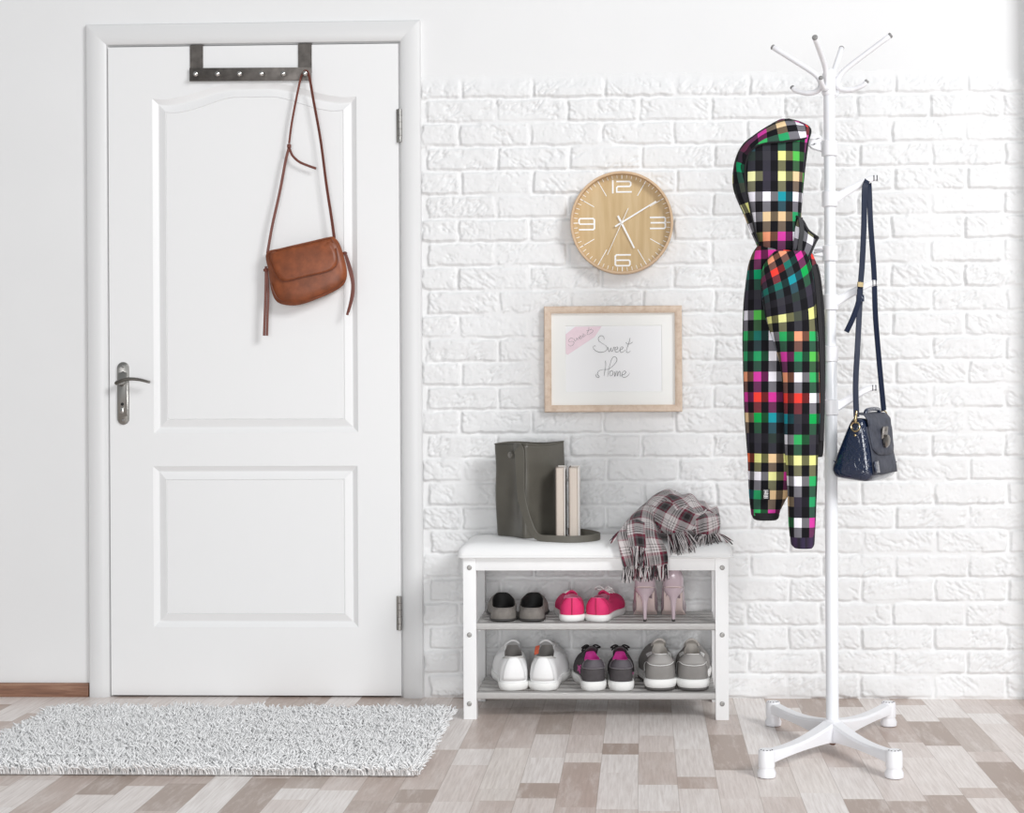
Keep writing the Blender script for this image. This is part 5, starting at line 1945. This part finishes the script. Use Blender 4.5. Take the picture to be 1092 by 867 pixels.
def section(l, ins, n=40):
    """rounded trapezoid, wide at the bottom"""
    out = []
    corner = [(-WT / 2, 0), (WT / 2, 0), (WB / 2, -HB + 0.02), (WB / 2 - 0.014, -HB), (-WB / 2 + 0.014, -HB), (-WB / 2, -HB + 0.02)]
    cz = -HB * 0.58
    pts_ = []
    m_ = len(corner)
    for i in range(m_):
        a, b = V((*corner[i], 0)), V((*corner[(i + 1) % m_], 0))
        for k in range(8):
            pts_.append(a + (b - a) * (k / 8))
    for _ in range(3):
        pts_ = [(pts_[i - 1] + pts_[i] * 2 + pts_[(i + 1) % len(pts_)]) / 4 for i in range(len(pts_))]
    for p in pts_:
        x = p.x * (1 - ins)
        z = cz + (p.y - cz) * (1 - ins * 0.7)
        # sides belly out half way along
        belly = 0.006 * math.sin(PI * max(0, min(1, l / LB))) * (1 if x > 0 else -1) * math.sin(PI * min(1, max(0, -z / HB)))
        out.append(hb(l, x + belly, z - 0.003 * math.sin(PI * l / LB)))
    return out


secs = [(-0.006, 0.30), (-0.004, 0.14), (0.0, 0.05), (0.006, 0.0), (0.05, -0.01), (LB / 2, -0.015), (LB - 0.05, -0.01), (LB - 0.006, 0.0), (LB, 0.05), (LB + 0.004, 0.14), (LB + 0.006, 0.30)]
rings = [section(l, i_) for l, i_ in secs]
hbody = obj('body', MB().loft(rings, True, True, True), M_navy, hbag, angle=50)
# suede front with flap folded over the top
side_z = lambda z: WT / 2 + (WB / 2 - WT / 2) * (-z / (HB - 0.02))


def skin(name, l0, l1, zlist, off, m, thick, roundend=0.0):
    rows = []
    for (kind, z) in zlist:
        row = []
        for k in range(15):
            f = k / 14
            l = l0 + (l1 - l0) * f
            if kind == 't':
                p = hb(l, z, 0.004 + off)
            else:
                cut = roundend * (abs(2 * f - 1) ** 4)
                zz_ = z + cut if z < -0.03 else z
                p = hb(l, side_z(zz_) + off + 0.006 * math.sin(PI * f) * math.sin(PI * min(1, -zz_ / HB)) + 0.0015 * math.sin(9 * f + zz_ * 60), zz_)
            row.append(p)
        rows.append(row)
    rows = [cr(r, 1) for r in rows]
    o = obj(name, MB().grid(rows), m, hbag, angle=180)
    solid(o, thick, 0)
    return o


skin('front_panel', 0.008, LB - 0.008, [('s', -0.02 - 0.011 * k) for k in range(12)], 0.002, M_navy_m, 0.002)
fl = skin('flap', 0.012, LB - 0.012, [('t', -0.014), ('t', -0.008), ('t', 0.0), ('t', 0.012), ('s', -0.001), ('s', -0.008)] + [('s', -0.02 - 0.012 * k) for k in range(7)], 0.006, M_navy_m, 0.0035, 0.018)
# navy corner pieces and gusset seam
for l_ in (0.002, LB - 0.002):
    sg = -1 if l_ < 0.1 else 1
    q = [hb(l_ + sg * 0.004, w_, z) for w_, z in ((-0.050, -0.118), (-0.030, -0.131), (0.0, -0.137), (0.030, -0.131), (0.052, -0.116))]
    obj('gusset_seam', MB().tube(cr(q, 5), 0.0014, 6), M_navy, hbody)
mb = MB()
mb.grid([[hb(l, side_z(z) + 0.0085, z) for z in (-0.105, -0.120, -0.134)] for l in (0.004, 0.014, 0.026, 0.038)])
o = obj('corner_piece', mb, M_navy, hbody)
solid(o, 0.002, 0)
# lock
lk = hb(LB * 0.47, side_z(-0.035) + 0.018, -0.035)
rl = Matrix((E1, -E2, EZ)).transposed()
lo = obj('lock', MB().box(lk, (0.034, 0.008, 0.034), 0.004, rl), M_lock, fl)
obj('lock_turn', MB().lathe([(0.017, 0), (0.017, 0.006), (0.012, 0.010)], hb(LB * 0.47, side_z(-0.052) + 0.018, -0.056), E2, 20), M_lock, lo)
obj('lock_eye', MB().lathe([(0.006, 0), (0.006, 0.007), (0.004, 0.008)], hb(LB * 0.47, side_z(-0.02) + 0.020, -0.025), E2, 16), M_lock, lo)
# carrying handle lying on the top, tabs, rings
q = cr([hb(0.045, 0.004, 0.010), hb(0.055, 0.004, 0.020), hb(LB / 2, 0.006, 0.023), hb(LB - 0.055, 0.004, 0.020), hb(LB - 0.045, 0.004, 0.010)], 6)
obj('handle', MB().tube(q, 0.0055, 10), M_navy, hbag, angle=180)


def ring_part(c, nrm, r, rr, name, m, parent):
    nrm = V(nrm).normalized()
    a = nrm.orthogonal().normalized()
    b = nrm.cross(a)
    q = [c + (a * math.cos(2 * PI * k / 24) + b * math.sin(2 * PI * k / 24)) * r for k in range(25)]
    return obj(name, MB().tube(q, rr, 8, False), m, parent)


n1 = hb(-0.010, 0, -0.022)
rg1 = ring_part(n1, E1, 0.0115, 0.0022, 'ring', M_brass, hbag)
obj('tab_stud', MB().lathe([(0.0035, 0), (0.0035, 0.004), (0.002, 0.005)], hb(-0.002, 0.0, -0.044), -E1, 12), M_brass, hbody)
obj('clasp', MB().tube([hb(-0.010, -0.002, 0.018), hb(-0.010, -0.002, -0.004), hb(-0.010, -0.001, -0.012)], [0.0035, 0.005, 0.003], 10), M_brass, rg1)
n2 = hb(LB + 0.004, 0, 0.006)
rg2 = ring_part(n2, E1, 0.009, 0.002, 'ring', M_brass, hbag)
# shoulder strap: over the top hook and down both sides
hk = hooksR[0]
SYF = hk.y - 0.012
pl = lambda a, b, y: P(a, b, y)
top1 = pl(923.5, 195.5, hk.y - 0.0085)
left = [top1 + V((0.0, 0.0, 0.0)), pl(922.0, 203, SYF), pl(921.3, 240, SYF), pl(919.5, 280, SYF - 0.004), pl(917.5, 306, SYF - 0.010), pl(916.5, 330, SYF - 0.014), pl(914.5, 370, -0.712), pl(912.5, 410, -0.732)]
lend = n1 + EZ * 0.026 + V((0, 0, 0))
left = left + [lend]
pathL = cr(left, 7)
nl = [V((0.25, -1, 0))] * len(pathL)
obj('shoulder_strap', MB().strap(pathL, 0.0155, 0.003, nl), M_navy_s, hbag)
SYB = hk.y + 0.010
right = [top1 + V((0, 0, 0.0)), V((hk.x + 0.004, hk.y, top1.z + 0.010)), pl(926.8, 199, SYB), pl(928.5, 240, SYB), pl(932.0, 290, SYB + 0.008), pl(933.5, 335, SYB + 0.02), pl(937.5, 385, n2.y - 0.03), n2 + EZ * 0.010]
pathR = cr(right, 7)
obj('shoulder_strap', MB().strap(pathR, 0.0150, 0.003, [V((0.3, -1, 0.0)) if i > 10 else V((0.3, -1, 0.6)) for i in range(len(pathR))]), M_navy_s, hbag)
bk = obj('buckle', MB().strap([pl(917.6, 301, SYF - 0.016), pl(917.3, 306, SYF - 0.017)], 0.017, 0.004, V((0.25, -1, 0))), M_brass, hbag)
obj('keeper', MB().box(pl(917.2, 318, SYF - 0.018), (0.021, 0.009, 0.018), 0.002), M_navy, bk)
obj('strap_tail', MB().strap(cr([pl(917, 308, SYF - 0.021), pl(915.5, 322, SYF - 0.024), pl(910, 338, SYF - 0.026), pl(905, 349, SYF - 0.026), pl(902.5, 354, SYF - 0.025)], 6), 0.0145, 0.003, V((0.3, -1, 0))), M_navy_s, hbag)
# ================================================================== SHAGGY RUG
M_rugb = mat('rug backing', '#d9d8d6', 0.95)
M_pile = NT('white shaggy yarn')
M_pile.set(col=lin('#fbfbfb'), rough=0.8, sss=0.35)
M_pile.b.inputs['Subsurface Radius'].default_value = (1, 1, 1)
M_pile.b.inputs['Subsurface Scale'].default_value = 0.006
M_pile = M_pile.m
rx0, rx1 = -1.735, P(468, 790, -0.6).x
ry0, ry1 = -0.945, -0.275
rug = thing('rug', 'white shaggy rug lying in front of the door', 'rug', ((rx0 + rx1) / 2, (ry0 + ry1) / 2, 0))
obj('backing', MB().box(((rx0 + rx1) / 2, (ry0 + ry1) / 2, 0.005), (rx1 - rx0 - 0.03, ry1 - ry0 - 0.03, 0.008), 0.003), M_rugb, rug)
rg = np.random.default_rng(3)
n = 24000
bx = rg.uniform(rx0 + 0.004, rx1 - 0.004, n)
by = rg.uniform(ry0 + 0.004, ry1 - 0.004, n)
clump = vnoise(bx * 34 + 7, by * 34 + 3)
ang = 2 * PI * (vnoise(bx * 15 + 40, by * 15 + 11) * 1.6 + rg.normal(0, 0.28, n))
lean = 0.45 + 0.75 * rg.random(n)
L_ = rg.uniform(0.026, 0.042, n) * (0.75 + 0.4 * clump)
# strands near the border fall outwards
for (val, lo, ax, sg) in ((bx, rx0, 0, -1), (-bx, -rx1, 0, 1), (by, ry0, 1, -1), (-by, -ry1, 1, 1)):
    e = np.clip(1 - (val - lo) / 0.02, 0, 1)
    if ax == 0:
        tgt = 0 if sg > 0 else PI
    else:
        tgt = PI / 2 * sg
    ang = np.where(e > 0.3, tgt + rg.normal(0, 0.6, n), ang)
    lean = np.where(e > 0.3, 0.75 + 0.45 * rg.random(n), lean)
dxn, dyn = np.cos(ang), np.sin(ang)
SEG = 4
allp = np.zeros((n, (SEG + 1) * 3, 3))
tw_ = rg.uniform(0, 2 * PI, n)
rad = rg.uniform(0.0021, 0.0033, n)
cxp, cyp, czp = bx.copy(), by.copy(), np.full(n, 0.006)
for s in range(SEG + 1):
    f = s / SEG
    th = lean * (0.25 + 1.25 * f)
    r_ = rad * (1.0 if s < SEG else 0.55)
    for k in range(3):
        a = tw_ + 2 * PI * k / 3
        ux, uy = np.cos(a), np.sin(a)
        allp[:, s * 3 + k, 0] = cxp + ux * r_
        allp[:, s * 3 + k, 1] = cyp + uy * r_ * 0.8
        allp[:, s * 3 + k, 2] = np.maximum(czp + (-dxn * ux - dyn * uy) * r_ * np.sin(th) * 0.7, 0.002)
    st = L_ / SEG
    cxp = cxp + dxn * np.sin(th) * st
    cyp = cyp + dyn * np.sin(th) * st
    czp = np.maximum(czp + np.cos(th) * st, 0.004)
tri = []
for s in range(SEG):
    for k in range(3):
        a, b = s * 3 + k, s * 3 + (k + 1) % 3
        tri.append([a, b, b + 3, a + 3])
tri = np.array(tri)
nv = (SEG + 1) * 3
quads = (np.arange(n)[:, None, None] * nv + tri[None]).reshape(-1, 4)
caps = (np.arange(n)[:, None] * nv + np.array([SEG * 3, SEG * 3 + 1, SEG * 3 + 2])[None])
me = bpy.data.meshes.new('pile')
me.vertices.add(n * nv)
me.vertices.foreach_set('co', (allp.reshape(-1, 3) - np.array(WLOC[rug])).astype(np.float32).ravel())
lv = np.concatenate([quads.ravel(), caps.ravel()]).astype(np.int32)
me.loops.add(len(lv))
me.loops.foreach_set('vertex_index', lv)
me.polygons.add(len(quads) + len(caps))
ls = np.concatenate([np.arange(0, quads.size, 4), quads.size + np.arange(0, caps.size, 3)]).astype(np.int32)
me.polygons.foreach_set('loop_start', ls)
me.polygons.foreach_set('use_smooth', np.ones(len(ls), dtype=bool))
me.update(calc_edges=True)
me.materials.append(M_pile)
po = bpy.data.objects.new('pile', me)
po['kind'] = 'stuff'
link(po, rug)
# ================================================================== LIGHT AND CAMERA
w = bpy.data.worlds.new('daylight')
SC.world = w
w.use_nodes = True
bg = w.node_tree.nodes['Background']
bg.inputs[0].default_value = (0.94, 0.975, 1.0, 1)
bg.inputs[1].default_value = 0.37


def area(name, loc, target, size, power, col=(0.985, 0.99, 1)):
    l = bpy.data.lights.new(name, 'AREA')
    l.shape = 'RECTANGLE'
    l.size, l.size_y = size
    l.energy = power
    l.color = col
    o = bpy.data.objects.new(name, l)
    o.location = loc
    o.rotation_euler = (V(target) - V(loc)).to_track_quat('-Z', 'Y').to_euler()
    COL.objects.link(o)
    return o


area('window_light', (4.2, -5.6, 4.6), (0.0, 0, 0.8), (2.2, 2.2), 410)
area('front_fill_light', (-0.3, -7.5, 1.0), (0.0, 0, 0.5), (3.0, 1.6), 185)  # fill added on the camera side to brighten the space under the seat

cam = bpy.data.cameras.new('camera')
cam.sensor_fit = 'HORIZONTAL'
cam.sensor_width = 36.0
cam.lens = F_PX * 36.0 / 1092.0
cam.shift_x = (546.0 - PP_X) / 1092.0
cam.shift_y = (PP_Y - 433.5) / 1092.0
cam.clip_start = 0.05
co = bpy.data.objects.new('camera', cam)
co.matrix_world = Matrix.Translation(CAM) @ CAM_ROT.to_4x4()
COL.objects.link(co)
SC.camera = co
vs = SC.view_settings
vs.view_transform = 'Standard'
vs.look = 'None'
vs.gamma = 1.0
vs.use_curve_mapping = False
vs.exposure = -0.17
SC.display_settings.display_device = 'sRGB'
